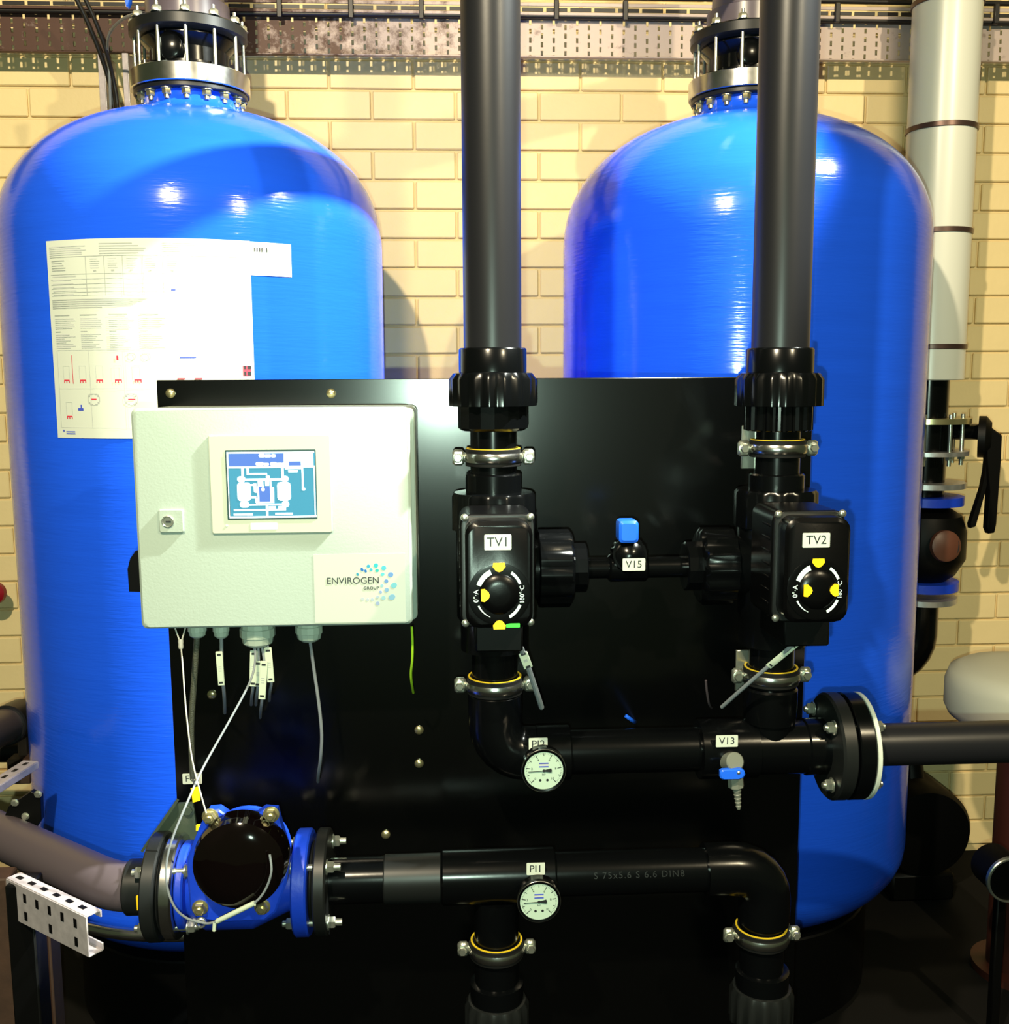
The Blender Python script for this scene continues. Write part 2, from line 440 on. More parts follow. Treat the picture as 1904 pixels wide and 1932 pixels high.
# data label wrapped on the left tank
def tank_ang(px): return math.atan2(-TX1, YT) + math.asin((px - 376) / 358.0)
def curved(mb, a0, a1, z0, z1, r, n=16):
    rs = [[(TX1 + rr * math.sin(a0 + (a1 - a0) * k / n), YT - rr * math.cos(a0 + (a1 - a0) * k / n), z) for k in range(n + 1)] for rr, z in ((r, z0), (r, z1))]
    mb.rings(rs, False, False, closed=False); return mb
aL, aR, aT = tank_ang(136), tank_ang(459), tank_ang(528)
zl1 = P(300, 449, YT - RT).z; zl0 = P(300, 827, YT - RT).z; zlt = P(490, 517, YT - RT * 0.95).z
lb = curved(MB(), aL, aR, zl0, zl1, RT + 0.0016); curved(lb, aR, aT, zlt, zl1 - 0.001, RT + 0.0016, 6)
lab = ob('data_label', lb, M_sticker, t1, 'white data label with tables and small red pictograms')
def LZ(v): return zl1 + (zl0 - zl1) * v
def LA(u): return aL + (aR - aL) * u
def prn(mb, u0, u1, v0, v1): curved(mb, LA(u0), LA(u1), LZ(v1), LZ(v0), RT + 0.0024, max(2, int((u1 - u0) * 16)))
g = MB(); gp = MB(); rd = MB(); bl_ = MB()
for k in range(5): prn(gp, 0.02, random.uniform(.2, .24), .030 + k * .010, .035 + k * .010); prn(g, .30, random.uniform(.45, .55), .022 + k * .012, .027 + k * .012); prn(gp, .60, random.uniform(.68, .75), .02 + k * .01, .0245 + k * .01)
prn(g, .02, .95, .083, .0855)
for k, v in enumerate((.17, .195, .22, .24, .26, .275)): prn(gp if k % 2 else g, .02, .66, v, v + .002)
for u in (.225, .32, .41, .505, .60): prn(g, u, u + .003, .085, .28)
for u in (.25, .34, .43, .52, .62):
    for k in range(5): prn(gp, u, u + random.uniform(.03, .055), .095 + k * .011, .100 + k * .011)
    prn(g, u + .015, u + .03, .153, .160)
for k in range(5): prn(g, .03, random.uniform(.09, .12), .10 + k * .012, .104 + k * .012)
for k in range(6): prn(gp, .03, random.uniform(.12, .2), .178 + k * .018, .183 + k * .018)
for k in range(5): prn(g, .02, (.52, .50, .47, .45, .30)[k], .295 + k * .010, .300 + k * .010)
for c in range(4):
    u = .03 + c * .15
    prn(g, u, u + .09, .372, .377)
    for k in range(6): prn(gp, u, u + random.uniform(.09, .125), .390 + k * .0095, .3945 + k * .0095)
    prn(g, u, u + .035, .455, .459)
    for k in range(8): prn(gp, u, u + random.uniform(.05, .12), .47 + k * .0095, .4745 + k * .0095)
for v in (.55, .745, .945): prn(gp, .03, .97, v, v + .0016)
for u in (.03, .215, .40): prn(gp, u, u + .002, .55, .945)
for u, v in ((.065, .70), (.16, .70), (.25, .70), (.345, .70), (.44, .70), (.07, .885)):
    prn(rd, u, u + .034, v, v + .006)
    for q in (0, .014, .029): prn(rd, u + q, u + q + .005, v + .006, v + .016)
    a = u - .002
    prn(gp, a, a + .002, v - .07, v - .006); prn(gp, a + .036, a + .038, v - .07, v - .006); prn(gp, a, a + .038, v - .071, v - .0695)
prn(rd, .118, .121, .575, .72); prn(rd, .358, .368, .58, .602)
prn(rd, .64, .675, .695, .702); prn(rd, .72, .755, .695, .702)
prn(rd, .945, .985, .632, .685); 
blk = MB(); prn(blk, .95, .985, .634, .652); prn(blk, .95, .985, .664, .684)
for v in (.965, .975): prn(bl_, .06, .115, v, v + .005)
prn(bl_, .04, .048, .958, .968); prn(bl_, .14, .17, .845, .858); prn(bl_, .155, .162, .828, .845); prn(bl_, .655, .73, .588, .594); prn(bl_, .63, .65, .25, .258)
for cu, cv in ((.23, .80), (.42, .80), (.43, .585), (.50, .585)):
    for k in range(14):
        a0, a1 = 2 * math.pi * k / 14, 2 * math.pi * (k + 1) / 14; rr_ = .032 if cv > .7 else .02
        u0, u1 = sorted((cu + rr_ * math.cos(a0), cu + rr_ * math.cos(a1))); v0, v1 = sorted((cv + rr_ * .92 * math.sin(a0), cv + rr_ * .92 * math.sin(a1)))
        prn(g, u0, max(u1, u0 + .003), v0, max(v1, v0 + .003))
prn(rd, .215, .245, .797, .803); prn(rd, .405, .44, .798, .804)
for k in range(14): 
    u = 1.02 + k * .012
    prn(blk if k < 6 else gp, u, u + random.choice((.003, .006)), .03, .052)
prn(gp, 1.10, 1.19, .150, .158); prn(gp, 1.0, 1.06, .012, .017)
for nm, q, ma in (('grey_print', g, M_inkgrey), ('pale_print', gp, M_inkpale), ('red_print', rd, M_inkred), ('blue_print', bl_, M_inkblue), ('black_print', blk, M_ink)):
    ob(nm, q, ma, lab, kind='stuff')

# ------------------------------------------------------------------ black mounting panel
YB = 1.90; YP = 1.75
xl = P(302, 860, YB).x; xr = P(1528, 940, YB).x; zt = P(900, 714, YB).z
pan = thing('mounting_panel', 'large black coated sheet panel carrying the cabinet and valves', 'panel', ((xl + xr) / 2, YB, 0))
ob('sheet', MB().box(((xl + xr) / 2, YB + 0.0015, (zt + 0.10) / 2), (xr - xl, 0.003, zt - 0.10), 0.001), M_panel, pan)
mb = MB()
for x in (xl + 0.03, xr - 0.03):
    mb.box((x, YB + 0.025, zt / 2 - 0.01), (0.04, 0.04, zt - 0.02), 0.002)
ob('upright', mb, M_dark, pan)
scr = meshof(panhead(0.0085, 0.006), 'panel_screw', M_brass)
for (px, py) in ((625, 742), (791, 1377), (791, 1440), (728, 1574), (400, 1310), (322, 742)):
    put('panel_screw', scr, P(px, py, YB), FRONT, pan)

# ------------------------------------------------------------------ control cabinet
YD = 1.70
cxl = P(256, 975, YD).x; cxr = P(776, 975, YD).x; czt = P(510, 769, YD).z; czb = P(510, 1183, YD).z
cx, cz = (cxl + cxr) / 2, (czt + czb) / 2; cw, chh = cxr - cxl, czt - czb
cab = thing('control_cabinet', 'pale cream control cabinet with a blue touch screen', 'cabinet', (cx, YD + 0.1, czb))
ob('housing', MB().prism(rrect(cx + 0.004, cz, cw + 0.006, chh - 0.004, 0.010), YD + 0.024, YB - 0.001, 0.002), M_cab, cab)
ob('door_seal', MB().prism(rrect(cx, cz, cw - 0.012, chh - 0.012, 0.008), YD + 0.016, YD + 0.026), M_cabin, cab)
door = ob('door', MB().prism(rrect(cx, cz, cw, chh, 0.010), YD, YD + 0.018, 0.004), M_cab, cab)
# hinge strip on the right side, black bracket behind the left side
ob('hinge', MB().box((cxr + 0.004, YD + 0.035, cz - 0.02), (0.006, 0.012, chh * 0.7), 0.001), M_cab, cab)
pb = [P(x, y, YB - 0.03) for x, y in ((250, 1112), (247, 1070), (252, 1050), (262, 1036), (300, 1036), (300, 1114))]
ob('side_bracket', MB().prism([(p.x, p.z) for p in pb], YB - 0.05, YB - 0.02), M_dark, cab)
# touch screen
def quad_dims(l, t, r, b, Y):
    a = P(l, (t + b) / 2, Y); c = P(r, (t + b) / 2, Y); d = P((l + r) / 2, t, Y); e = P((l + r) / 2, b, Y)
    return (a.x + c.x) / 2, (d.z + e.z) / 2, c.x - a.x, d.z - e.z
bx, bz, bw, bhh = quad_dims(395, 821, 625, 1007, YD - 0.008)
bez = ob('touch_screen', MB().prism(rrect(bx, bz, bw, bhh, 0.003, 2), YD - 0.0045, YD + 0.001, 0.0015), M_bezel, cab, 'cream framed touch screen')
sx, sz, sw, sh = quad_dims(425.5, 849, 596.5, 981, YD - 0.011)
ob('screen_edge', MB().prism(rrect(sx, sz, sw, sh, 0.001, 1), YD - 0.0050, YD - 0.004), M_scredge, bez)
ds = 0.975
ob('display', MB().prism(rrect(sx + sw * .012, sz - sh * .004, sw * .955, sh * .945, 0.001, 1), YD - 0.0055, YD - 0.0048), M_glass, bez)
def S(x, y):
    return (sx - sw / 2 + (x - 125) / 1570.0 * sw, sz + sh / 2 - (y - 75) / 1200.0 * sh)
YS = YD - 0.0055
def srect(mb, x0, y0, x1, y1, lay=0):
    a = S(x0, y0); b = S(x1, y1)
    mb.box(((a[0] + b[0]) / 2, YS - 0.0002 - lay * 0.0002, (a[1] + b[1]) / 2), (abs(b[0] - a[0]), 0.0002, abs(b[1] - a[1])))
gw = MB(); gd = MB()
srect(gd, 190, 140, 1130, 350); srect(gd, 1225, 275, 1435, 350, 2); srect(gd, 690, 700, 880, 965)
for r_ in ((150, 108, 1670, 135), (150, 108, 180, 380), (150, 355, 1670, 385), (160, 1215, 1690, 1245), (1650, 380, 1670, 1220), (155, 380, 170, 1220), (1140, 135, 1650, 360),
           (395, 385, 435, 560), (485, 385, 525, 500), (500, 470, 840, 505), (1085, 385, 1130, 560), (430, 565, 1120, 600), (820, 520, 880, 600), (880, 590, 910, 980), (920, 720, 950, 990),
           (630, 965, 950, 990), (660, 700, 690, 980), (600, 650, 650, 790), (670, 610, 770, 700), (740, 690, 780, 770), (800, 610, 870, 690), (450, 1000, 1180, 1032), (240, 1092, 1150, 1120), (800, 1030, 840, 1220),
           (1440, 390, 1470, 760), (1150, 385, 1470, 410), (235, 1165, 570, 1200), (960, 1160, 1265, 1195), (850, 1045, 970, 1085), (1020, 1045, 1150, 1110), (1210, 425, 1370, 465), (540, 870, 640, 905), (620, 900, 690, 980), (540, 660, 640, 690)):
    srect(gw, *r_)
def sblob(cx_, cy_, w_, h_, r_):
    a = S(cx_, cy_); gw.prism(rrect(a[0], a[1], w_ / 1570 * sw, h_ / 1200 * sh, r_ / 1570 * sw, 3), YS - 0.0004, YS - 0.0001)
for bx0, by0, bw0, bh0 in ((760, 175, 110, 60), (860, 178, 120, 56), (960, 178, 80, 58), (720, 315, 140, 60), (830, 322, 100, 50), (960, 318, 110, 66), (1060, 325, 120, 56), (1160, 320, 90, 70)): sblob(bx0, by0, bw0, bh0, 24)
sblob(430, 790, 235, 320, 60); sblob(1125, 790, 235, 320, 60); sblob(390, 575, 140, 100, 45); sblob(1145, 575, 130, 100, 45); sblob(430, 1010, 160, 110, 50); sblob(1145, 1010, 130, 110, 50); sblob(760, 755, 60, 60, 25); sblob(1468, 755, 60, 50, 22); sblob(640, 780, 70, 60, 25)
ob('screen_dark_area', gd, M_glassd, bez); ob('screen_diagram', gw, M_glassw, bez)
q = P(428, 992, YD - .0045); ob('power_light', MB().lathe([(0, .0018), (.0008, .0016)], q, (0, -1, 0), 12), M_sticker, bez)
q = P(497, 994, YD - .0112); ob('blank_name_strip', MB().prism(rrect(q.x, q.z, m(50, YD), m(13, YD), .001, 1), YD - .0050, YD - .004), M_sticker, bez)
# lock
lx, lz, lw, lh = quad_dims(298, 962, 345, 1006, YD - 0.01)
lk = ob('lock_plate', MB().prism(rrect(lx, lz, lw, lh, 0.003, 2), YD - 0.0055, YD + 0.001, 0.0015), M_cab, cab)
q = P(317, 984, YD - 0.0055)
ob('lock_cylinder', MB().lathe([(0, .0098), (.002, .0098), (.003, .0085), (.0012, .0070)], q, (0, -1, 0), 28), M_bolt, lk)
ob('key_slot', MB().box((q.x + .001, q.y - .0016, q.z), (.0085, .0015, .0028)), M_ink, lk)
# logo sticker
gx, gz, gw_, gh_ = quad_dims(593, 1045, 765, 1174, YD)
lg = ob('logo_sticker', MB().prism(rrect(gx, gz, gw_, gh_, 0.0005, 1), YD - 0.0006, YD + 0.0005), M_logo, cab, 'white sticker with dark lettering and a swirl of blue dots')
YL = YD - 0.0009
def LG(x, y): return P(560 + x / 7.933, 1020 + y / 7.933, YL)
a, b = LG(455, 600), LG(1228, 600)
te = text('ENVIROGEN', (a.x + b.x) / 2, YL, LG(840, 602).z, 0.0155, M_ink, lg, 'logo_text', thin=0.0, spacing=1.0)
te.scale.x = (b.x - a.x) / max(te.dimensions.x, 1e-6)
tg = text('GROUP', LG(1115, 710).x, YL, LG(1115, 712).z, 0.0070, M_ink, lg, 'logo_text', spacing=1.1, thin=-0.00012)
tg.scale.x = (LG(1230, 700).x - LG(1000, 700).x) / max(tg.dimensions.x, 1e-6)
dots = [(910, 505, 18, 24, (.05, .45, .65)), (978, 434, 21, 30, (.02, .27, .72)), (1030, 455, 19, 25, (.02, .25, .68)), (1072, 383, 27, 25, (.08, .55, .80)), (1112, 435, 22, 24, (.10, .60, .80)),
        (1185, 372, 34, 33, (.05, .70, .80)), (1202, 446, 27, 27, (.05, .68, .66)), (1302, 410, 38, 36, (.16, .70, .85)), (1285, 505, 30, 25, (.20, .75, .85)), (1405, 510, 42, 38, (.25, .47, .85)),
        (1340, 608, 32, 30, (.25, .45, .80)), (1455, 670, 48, 40, (.32, .75, .85)), (1275, 675, 26, 24, (.42, .72, .82)), (1346, 738, 34, 32, (.36, .60, .85)), (1256, 770, 22, 24, (.42, .55, .85)),
        (1425, 845, 52, 42, (.38, .66, .85)), (1298, 856, 34, 30, (.50, .78, .85)), (1210, 845, 24, 20, (.60, .72, .85)), (1212, 940, 30, 30, (.52, .62, .85)), (1130, 882, 26, 24, (.62, .72, .82)), (1060, 885, 24, 22, (.66, .72, .80)), (985, 875, 26, 24, (.68, .74, .80))]
for (x, y, rx, ry, c) in dots:
    p = LG(x, y); k = m(1 / 7.933, YD); tilt = R(-25)
    poly = []
    for i in range(14):
        t_ = 2 * math.pi * i / 14; u, v = rx * k * math.cos(t_), ry * k * math.sin(t_)
        poly.append((p.x + u * math.cos(tilt) - v * math.sin(tilt), p.z - (u * math.sin(tilt) + v * math.cos(tilt)) * 1))
    ob('logo_dot', MB().prism(poly, YL, YL + 0.0003), mat('logo_dot', tuple(k_ ** 1.25 * .52 for k_ in c), 0.4), lg)
# cable glands under the cabinet
GL = []
for (px, r_, yb_) in ((373, 17, 1202), (418, 15, 1203), (487, 32, 1218), (584, 25, 1209)):
    Yg_ = YD + 0.055
    p = P(px, yb_, Yg_); rr = m(r_, Yg_); hh = czb - p.z; p.z = czb
    gl = ob('cable_gland', MB().lathe([(0, rr * .95), (hh * .30, rr * .95), (hh * .32, rr * 1.04), (hh * .62, rr * 1.04), (hh * .64, rr * 0.96), (hh * .88, rr * .88), (hh, rr * .60)], p, (0, 0, -1), 14), M_gland, cab, ang=20)
    GL.append(Vector((p.x, p.y, p.z - hh)))

# ------------------------------------------------------------------ riser pipes with unions
def Zp(py, Y, px=952): return P(px, py, Y).z
def riser(px, label, ribbed_end):
    X = P(px, 735, YP).x; z = lambda y: Zp(y, YP, px)
    o = thing('riser_pipe', label, 'pipe', (X, YP, z(1000)), 'plastic riser pipes')
    A = (X, YP, 0)
    ob('pipe', MB().lathe([(z(665), .0480), (3.3 if ribbed_end else 2.50, .0480)], A, (0, 0, 1), 48), M_grey, o)
    if not ribbed_end:
        e = Vector((TX2, YT, 2.57)) - Vector((X, YP, 2.57)); L_ = e.length; e.normalize(); a_ = Vector((X, YP, 2.57))
        pp = [a_ + Vector((0, 0, -.09))] + [a_ + Vector((0, 0, -.07)) + e * (.07 - .07 * math.cos(R(k))) + Vector((0, 0, .07 * math.sin(R(k)))) for k in range(0, 91, 15)] + [a_ + e * (L_ - .066)]
        ob('added_overhead_pipe', MB().tube(pp, .050, 32, smooth=False), M_grey, o)  # unseen run, added to cast the diagonal shadow band on the left tank
    ob('union_socket', MB().lathe([(z(706), .0565), (z(660), .0565), (z(657), .0545), (z(657), .048)], A, (0, 0, 1), 48), M_black, o)
    ob('union_nut', MB().lathe([(z(766), .066), (z(765), .0735), (z(716), .0735), (z(704), .066), (z(702), .057)], A, (0, 0, 1), ribs=18, rib_depth=.0035, ribbed=(1, 2)), M_black, o)
    if ribbed_end:
        ob('union_end', MB().lathe([(z(812), .054), (z(810), .0575), (z(764), .0575)], A, (0, 0, 1), ribs=20, rib_depth=.004, ribbed=(1, 2)), M_black, o)
    else:
        ob('union_end', MB().lathe([(z(812), .052), (z(807), .0585), (z(764), .0585)], A, (0, 0, 1), 16), M_black, o, ang=12)
    ob('tail_pipe', MB().lathe([(z(935), .0385), (z(806), .0385)], A, (0, 0, 1), 40), M_black, o)
    ob('valve_socket', MB().lathe([(z(938), .047), (z(895), .047), (z(892), .044), (z(892), .0385)], A, (0, 0, 1), 40), M_black, o)
    return X
X1 = riser(930, 'tall grey riser pipe in the middle between the tanks', False)
X2 = riser(1470, 'tall grey riser pipe in front of the right tank', True)

def clamp(X, Y, zc, r, label, lipcol, plate=False):
    o = thing('pipe_clamp', label, 'pipe clamp', (X, Y, zc), 'rubber lined pipe clamps')
    ob('rubber_liner', MB().pipe_ring((X, Y, zc - .0145), (0, 0, 1), r, r + .0085, .029, 48, .001), M_rubber, o)
    ob('liner_edge', MB().pipe_ring((X, Y, zc + .0145), (0, 0, 1), r + .0035, r + .0068, .0012, 48), M_yeltape, o)
    ob('steel_band', MB().lathe([(-.0075, r + .0086), (-.0075, r + .0105), (-.003, r + .0125), (.003, r + .0125), (.0075, r + .0105), (.0075, r + .0086)], (X, Y, zc), (0, 0, 1), 48), M_steel, o)
    for s in (-1, 1):
        e = ob('clamp_ear', MB().box((X + s * (r + .0205), Y - .002, zc), (.020, .012, .027), .004), M_bolt, o)
        put('clamp_screw', meshof(hexbolt(.0072, .009, True), 'clamp_screw', M_bolt), (X + s * (r + .0215), Y - .008, zc), FRONT, o)
    if plate:
        ob('back_plate', MB().box((X - r - .004, Y + .03, zc + .0), (.022, .006, .075), .001), M_bolt, o)
clamp(X1, YP, Zp(862, YP), .0385, 'steel clamp on the middle riser above the left motor valve', 0)
clamp(X2, YP, Zp(850, YP), .0385, 'steel clamp on the right riser above the right motor valve', 0, True)
clamp(X1, YP, Zp(1290, YP), .0395, 'steel clamp below the left motor valve', 0)
clamp(X2, YP, Zp(1283, YP), .0395, 'steel clamp below the right motor valve', 0, True)
clamp(X1, YP, Zp(1786, YP), .0395, 'lower steel clamp under the bottom pressure gauge', 0)
clamp(X2 - 0.004, YP, Zp(1777, YP), .0395, 'lowest steel clamp on the right, near the dark tank base', 0)

# ------------------------------------------------------------------ label plates
def plate(parent, s, px, py, w, h, Y, size=None, rz=0.0):
    p = P(px, py, Y); w_, h_ = m(w, Y), m(h, Y)
    o = ob('name_plate', MB().prism(rrect(p.x, p.z, w_, h_, .0015, 2), Y - .0012, Y + .0002), M_label, parent, 'white name plate reading ' + s)
    text(s, p.x, Y - .0015, p.z, size or h_ * .84, M_ink, o, 'printed_text')
    return o

# ------------------------------------------------------------------ motorised three-way valves
def motor_valve(X, side, label, name, fpx, fpy, pos, green):
    z = lambda y: Zp(y, YP)
    v = thing('motor_valve', label, 'valve', (X, YP, z(1230)), 'motorised three way valves')
    ob('valve_body', MB().lathe([(z(1225), .050), (z(1222), .058), (z(1170), .058), (z(1160), .064), (z(1000), .064), (z(990), .058), (z(960), .058)], (X, YP, 0), (0, 0, 1), 40), M_black, v)
    ob('top_nut', MB().lathe([(z(1000), .064), (z(998), .0705), (z(934), .0705), (z(928), .066), (z(927), .048)], (X, YP, 0), (0, 0, 1), ribs=14, rib_depth=.003, ribbed=(1, 2)), M_black, v)
    zc = P(1185, 1070, YP).z
    d = Vector((side, 0, 0))
    ob('side_port', MB().lathe([(.0, .052), (.075, .052)], (X, YP, zc), d, 36), M_black, v)
    ob('side_nut', MB().lathe([(.074, .060), (.076, .067), (.128, .067), (.133, .060), (.133, .045)], (X, YP, zc), d, ribs=14, rib_depth=.004, ribbed=(1, 2), phase=.2), M_black, v)
    ob('side_tail', MB().lathe([(.128, .043), (.156, .043), (.158, .040), (.158, .02)], (X, YP, zc), d, 12), M_black, v, ang=20)
    # bracket and actuator in front
    YF = 1.49
    p = P(fpx, fpy, YF)           # dial centre on the front face
    ob('mounting_bracket', MB().box((X, 1.655, p.z - .085), (.074, .16, .050), .003), M_dark, v)
    w, hh = .098, .158
    cz_ = p.z + .028
    act = ob('actuator_housing', MB().prism(rrect(p.x, cz_ - .002, w + .014, hh + .014, .016), YF + .045, YF + .15, .003), M_act, v, 'black actuator housing')
    shape = rrect(p.x, cz_, w, hh, .020)
    ob('actuator_cover', MB().prism(shape, YF, YF + .046, .005), M_act, act)
    ob('cover_rim', MB().prism(rrect(p.x, cz_ - .001, w + .010, hh + .010, .015), YF + .040, YF + .047, .001), M_flgrey, act)
    sc = meshof(panhead(.0058, .005), 'cover_screw', M_bolt)
    for i in (-1, 1):
        for j in (-1, 1):
            put('cover_screw', sc, (p.x + i * (w / 2 + .000), YF + .040, cz_ + j * (hh / 2 + .001)), FRONT, act)
    for k in range(7):
        ob('side_rib', MB().box((p.x - (w / 2 + .006), YF + .075, cz_ + .06 - k * .02), (.004, .04, .004), .001), M_act, act)
    # dial
    dl = ob('position_dial', MB().lathe([(0, .046), (.0015, .046), (.002, .043), (.002, .030), (.006, .026), (.008, .015), (.0085, .001)], (p.x, YF, p.z), (0, -1, 0), 40), M_act, v, 'round position dial with white arcs and yellow markers')
    YA = YF - .0024
    def arc(a0, a1, r0, r1, taper=False):
        n = 10; out = []; inn = []
        for i in range(n + 1):
            a = R(a0 + (a1 - a0) * i / n)
            ww = r1 if not taper else r0 + (r1 - r0) * (0.25 + 0.75 * i / n)
            out.append((p.x + ww * math.cos(a), p.z + ww * 1.12 * math.sin(a))); inn.append((p.x + r0 * math.cos(a), p.z + r0 * 1.12 * math.sin(a)))
        mb = MB(); pts = out + inn[::-1]
        rs = [[(x, YA, zz) for x, zz in pts], [(x, YA + .0006, zz) for x, zz in pts]]
        N = n + 1
        o_ = len(mb.v); mb.v += [Vector(q_) for r_ in rs for q_ in r_]
        T = 2 * N
        for i in range(n): mb.f.append([i, i + 1, T - 2 - i, T - 1 - i])
        for i in range(T): mb.f.append([i, (i + 1) % T, T + (i + 1) % T, T + i])
        ob('white_arc', mb, M_white, dl)
    arc(112, 158, .0285, .0355); arc(24, 58, .0315, .0355); arc(-64, -25, .0315, .0355); arc(246, 206, .0325, .0350, True)
    def marker(a, r_, s_=1.0):
        c, s2 = math.cos(R(a)), math.sin(R(a)); pts = []
        for (t_, u) in ((.0055, -.0085), (.0055, .0085), (0, .0095), (-.006, .0045), (-.0075, 0), (-.006, -.0045), (0, -.0095)):
            t_, u = t_ * s_, u * s_
            pts.append((p.x + (r_ + t_) * c - u * s2, p.z + (r_ + t_) * 1.05 * s2 + u * c))
        ob('yellow_marker', MB().prism(pts, YF - .0092 if r_ < .03 else YA, (YF - .005) if r_ < .03 else YA + .001), M_yel, dl)
    for a, r_ in pos: marker(a, r_)
    q_ = text('0°·A', p.x - .0335, YA, p.z - .002, .0105, M_white, dl, rz=R(90)); text('180°·C', p.x + .0335, YA, p.z - .0005, .0095, M_white, dl, rz=R(90))
    if green: ob('green_sticker', MB().prism(rrect(p.x + .020, p.z - .047, .020, .006, .0006, 1), YF - .0005, YF + .0005), M_green, act)
    return v, p
tv1, p1 = motor_valve(X1, 1, 'black motor valve with plate TV1 on the middle riser', 'TV1', 942, 1121, ((90, .039), (180, .0215), (-90, .044)), True)
tv2, p2 = motor_valve(X2, -1, 'black motor valve with plate TV2 on the right riser', 'TV2', 1542, 1112, ((90, .039), (180, .0175), (0, .0235)), False)
plate(tv1, 'TV1', 939.5, 1023, 52, 30, 1.489); plate(tv2, 'TV2', 1540, 1019, 54, 29, 1.489)

# ------------------------------------------------------------------ cross pipe and small blue-handled valve
zc = P(1185, 1070, YP).z
zx = P(1185, 1071, YP).z
cp = thing('cross_pipe', 'thin black pipe joining the two motor valves', 'pipe', ((X1 + X2) / 2, YP, zx))
xv = P(1184, 1060, YP).x
ob('pipe', MB().cyl((X1 + .15, YP, zx), (xv - .028, YP, zx), .018, 28), M_black, cp)
ob('pipe', MB().cyl((xv + .028, YP, zx), (X2 - .15, YP, zx), .018, 28), M_black, cp)
bv = thing('ball_valve', 'small black ball valve with blue square knob between the motor valves', 'valve', (xv, YP, zx))
ob('body', MB().cyl((xv - .034, YP, zx), (xv + .034, YP, zx), .024, 24, ch=.004), M_black, bv)
ob('knurled_nut', MB().lathe([(-.012, .029), (.0, .033), (.012, .029)], (xv, YP - .012, P(1184, 1045, YP).z), (0, -1, 0.25), ribs=16, rib_depth=.003, ribbed=(1,)), M_black, bv)
ob('dome_cap', MB().lathe([(0, .026), (.012, .024), (.02, .014), (.022, .001)], (xv, YP - .02, P(1184, 1045, YP).z), (0, -1, 0.2), 24), M_black, bv)
zk0, zk1 = P(1184, 1022, YP - .02).z, P(1184, 978, YP - .02).z
pk = P(1182.5, 1000, YP - .02)
ob('blue_knob', MB().prism(rrect(pk.x, pk.z, m(37, YP), m(42, YP), .006, 2), YP - .045, YP - .008, .004), M_handle, bv, 'bright blue square knob')
ob('stem', MB().cyl((xv, YP - .02, P(1184, 1050, YP).z), (xv, YP - .02, zk0 + .01), .009, 16), M_black, bv)
plate(bv, 'V15', 1196, 1065, 44, 24, YP - .05)

# ------------------------------------------------------------------ outlet pipework (upper row), gauge PI2, tap V13, flange to the right
zo = P(1030, 1420, YP).z
z = lambda y: Zp(y, YP)
op = thing('outlet_pipe', 'black outlet pipework running right to the large flange', 'pipe', ((X1 + X2) / 2, YP, zo))
ob('drop_pipe', MB().lathe([(zo + .06, .0395), (z(1215), .0395)], (X1, YP, 0), (0, 0, 1), 36), M_black, op)
ob('drop_pipe', MB().lathe([(zo - .02, .0395), (z(1215), .0395)], (X2, YP, 0), (0, 0, 1), 36), M_black, op)
for X in (X1, X2):
    ob('socket', MB().lathe([(z(1370), .045), (z(1338), .047), (z(1308), .047), (z(1304), .044), (z(1304), .039)], (X, YP, 0), (0, 0, 1), 40), M_black, op)
el = [(X1, YP, zo + .075)] + [(X1 + .055 - .055 * math.cos(R(a)), YP, zo + .055 - .055 * math.sin(R(a))) for a in range(0, 91, 15)] + [(X1 + .085, YP, zo)]
ob('elbow', MB().tube(el, .0465, 32, smooth=False), M_black, op)
xs2 = P(1075, 1420, YP).x
ob('elbow_socket', MB().cyl((X1 + .07, YP, zo), (xs2, YP, zo), .0475, 36, ch=.002), M_black, op)
ob('pipe', MB().cyl((xs2 - .01, YP, zo), (X2 - .09, YP, zo), .0385, 36), M_black, op)
ob('tee_body', MB().cyl((X2 - .11, YP, zo), (X2 + .075, YP, zo), .047, 36, ch=.003), M_black, op)
ob('tee_saddle', MB().lathe([(-.052, .040), (-.05, .052), (.05, .052), (.052, .040)], (P(1370, 1400, YP).x, YP, zo), (1, 0, 0), 36), M_black, op)
xf0 = P(1552, 1417, YP).x
ob('flange_stub', MB().cyl((X2 + .06, YP, zo), (xf0 + .02, YP, zo), .050, 36, ch=.003), M_black, op)
plate(op, 'V13', 1371.5, 1398, 44, 24, YP - .0535)
plate(op, 'PI2', 1015.5, 1404, 37, 26, YP - .049)

fl = thing('pipe_flange', 'large round black bolted flange in front of the right tank', 'flange', (xf0 + .05, YP, zo), 'bolted pipe flanges')
RF = .094
ob('left_disc', MB().lathe([(0, .055), (.004, RF - .004), (.008, RF), (.028, RF), (.030, RF - .002), (.030, .04)], (xf0, YP, zo), (1, 0, 0), 56), M_flgrey, fl)
ob('right_disc', MB().lathe([(.034, .04), (.034, RF - .002), (.036, RF), (.060, RF), (.063, RF - .003), (.063, .04)], (xf0, YP, zo), (1, 0, 0), 56), M_black, fl)
ob('backing_plate', MB().lathe([(.063, .04), (.063, RF - .001), (.064, RF), (.0695, RF), (.0705, RF - .001), (.0705, .04)], (xf0, YP, zo), (1, 0, 0), 56), M_label, fl, 'pale steel backing plate')
hb = meshof(hexbolt(.0105, .013, True, .004), 'flange_bolt', M_bolt); hr = meshof(MB().cyl((0, 0, 0), (0, 0, .09), .0062, 10), 'bolt_shank', M_bolt)
for k in range(4):
    a = R(45 + 90 * k); y, zz = YP + .073 * math.cos(a), zo + .073 * math.sin(a)
    b_ = put('flange_bolt', hb, (xf0, y, zz), qd((-1, 0, 0)), fl)
    put('flange_bolt', hb, (xf0 + .0705, y, zz), qd((1, 0, 0)), fl)
    put('bolt_shank', hr, (xf0 - .005, y, zz), qd((1, 0, 0)), fl)
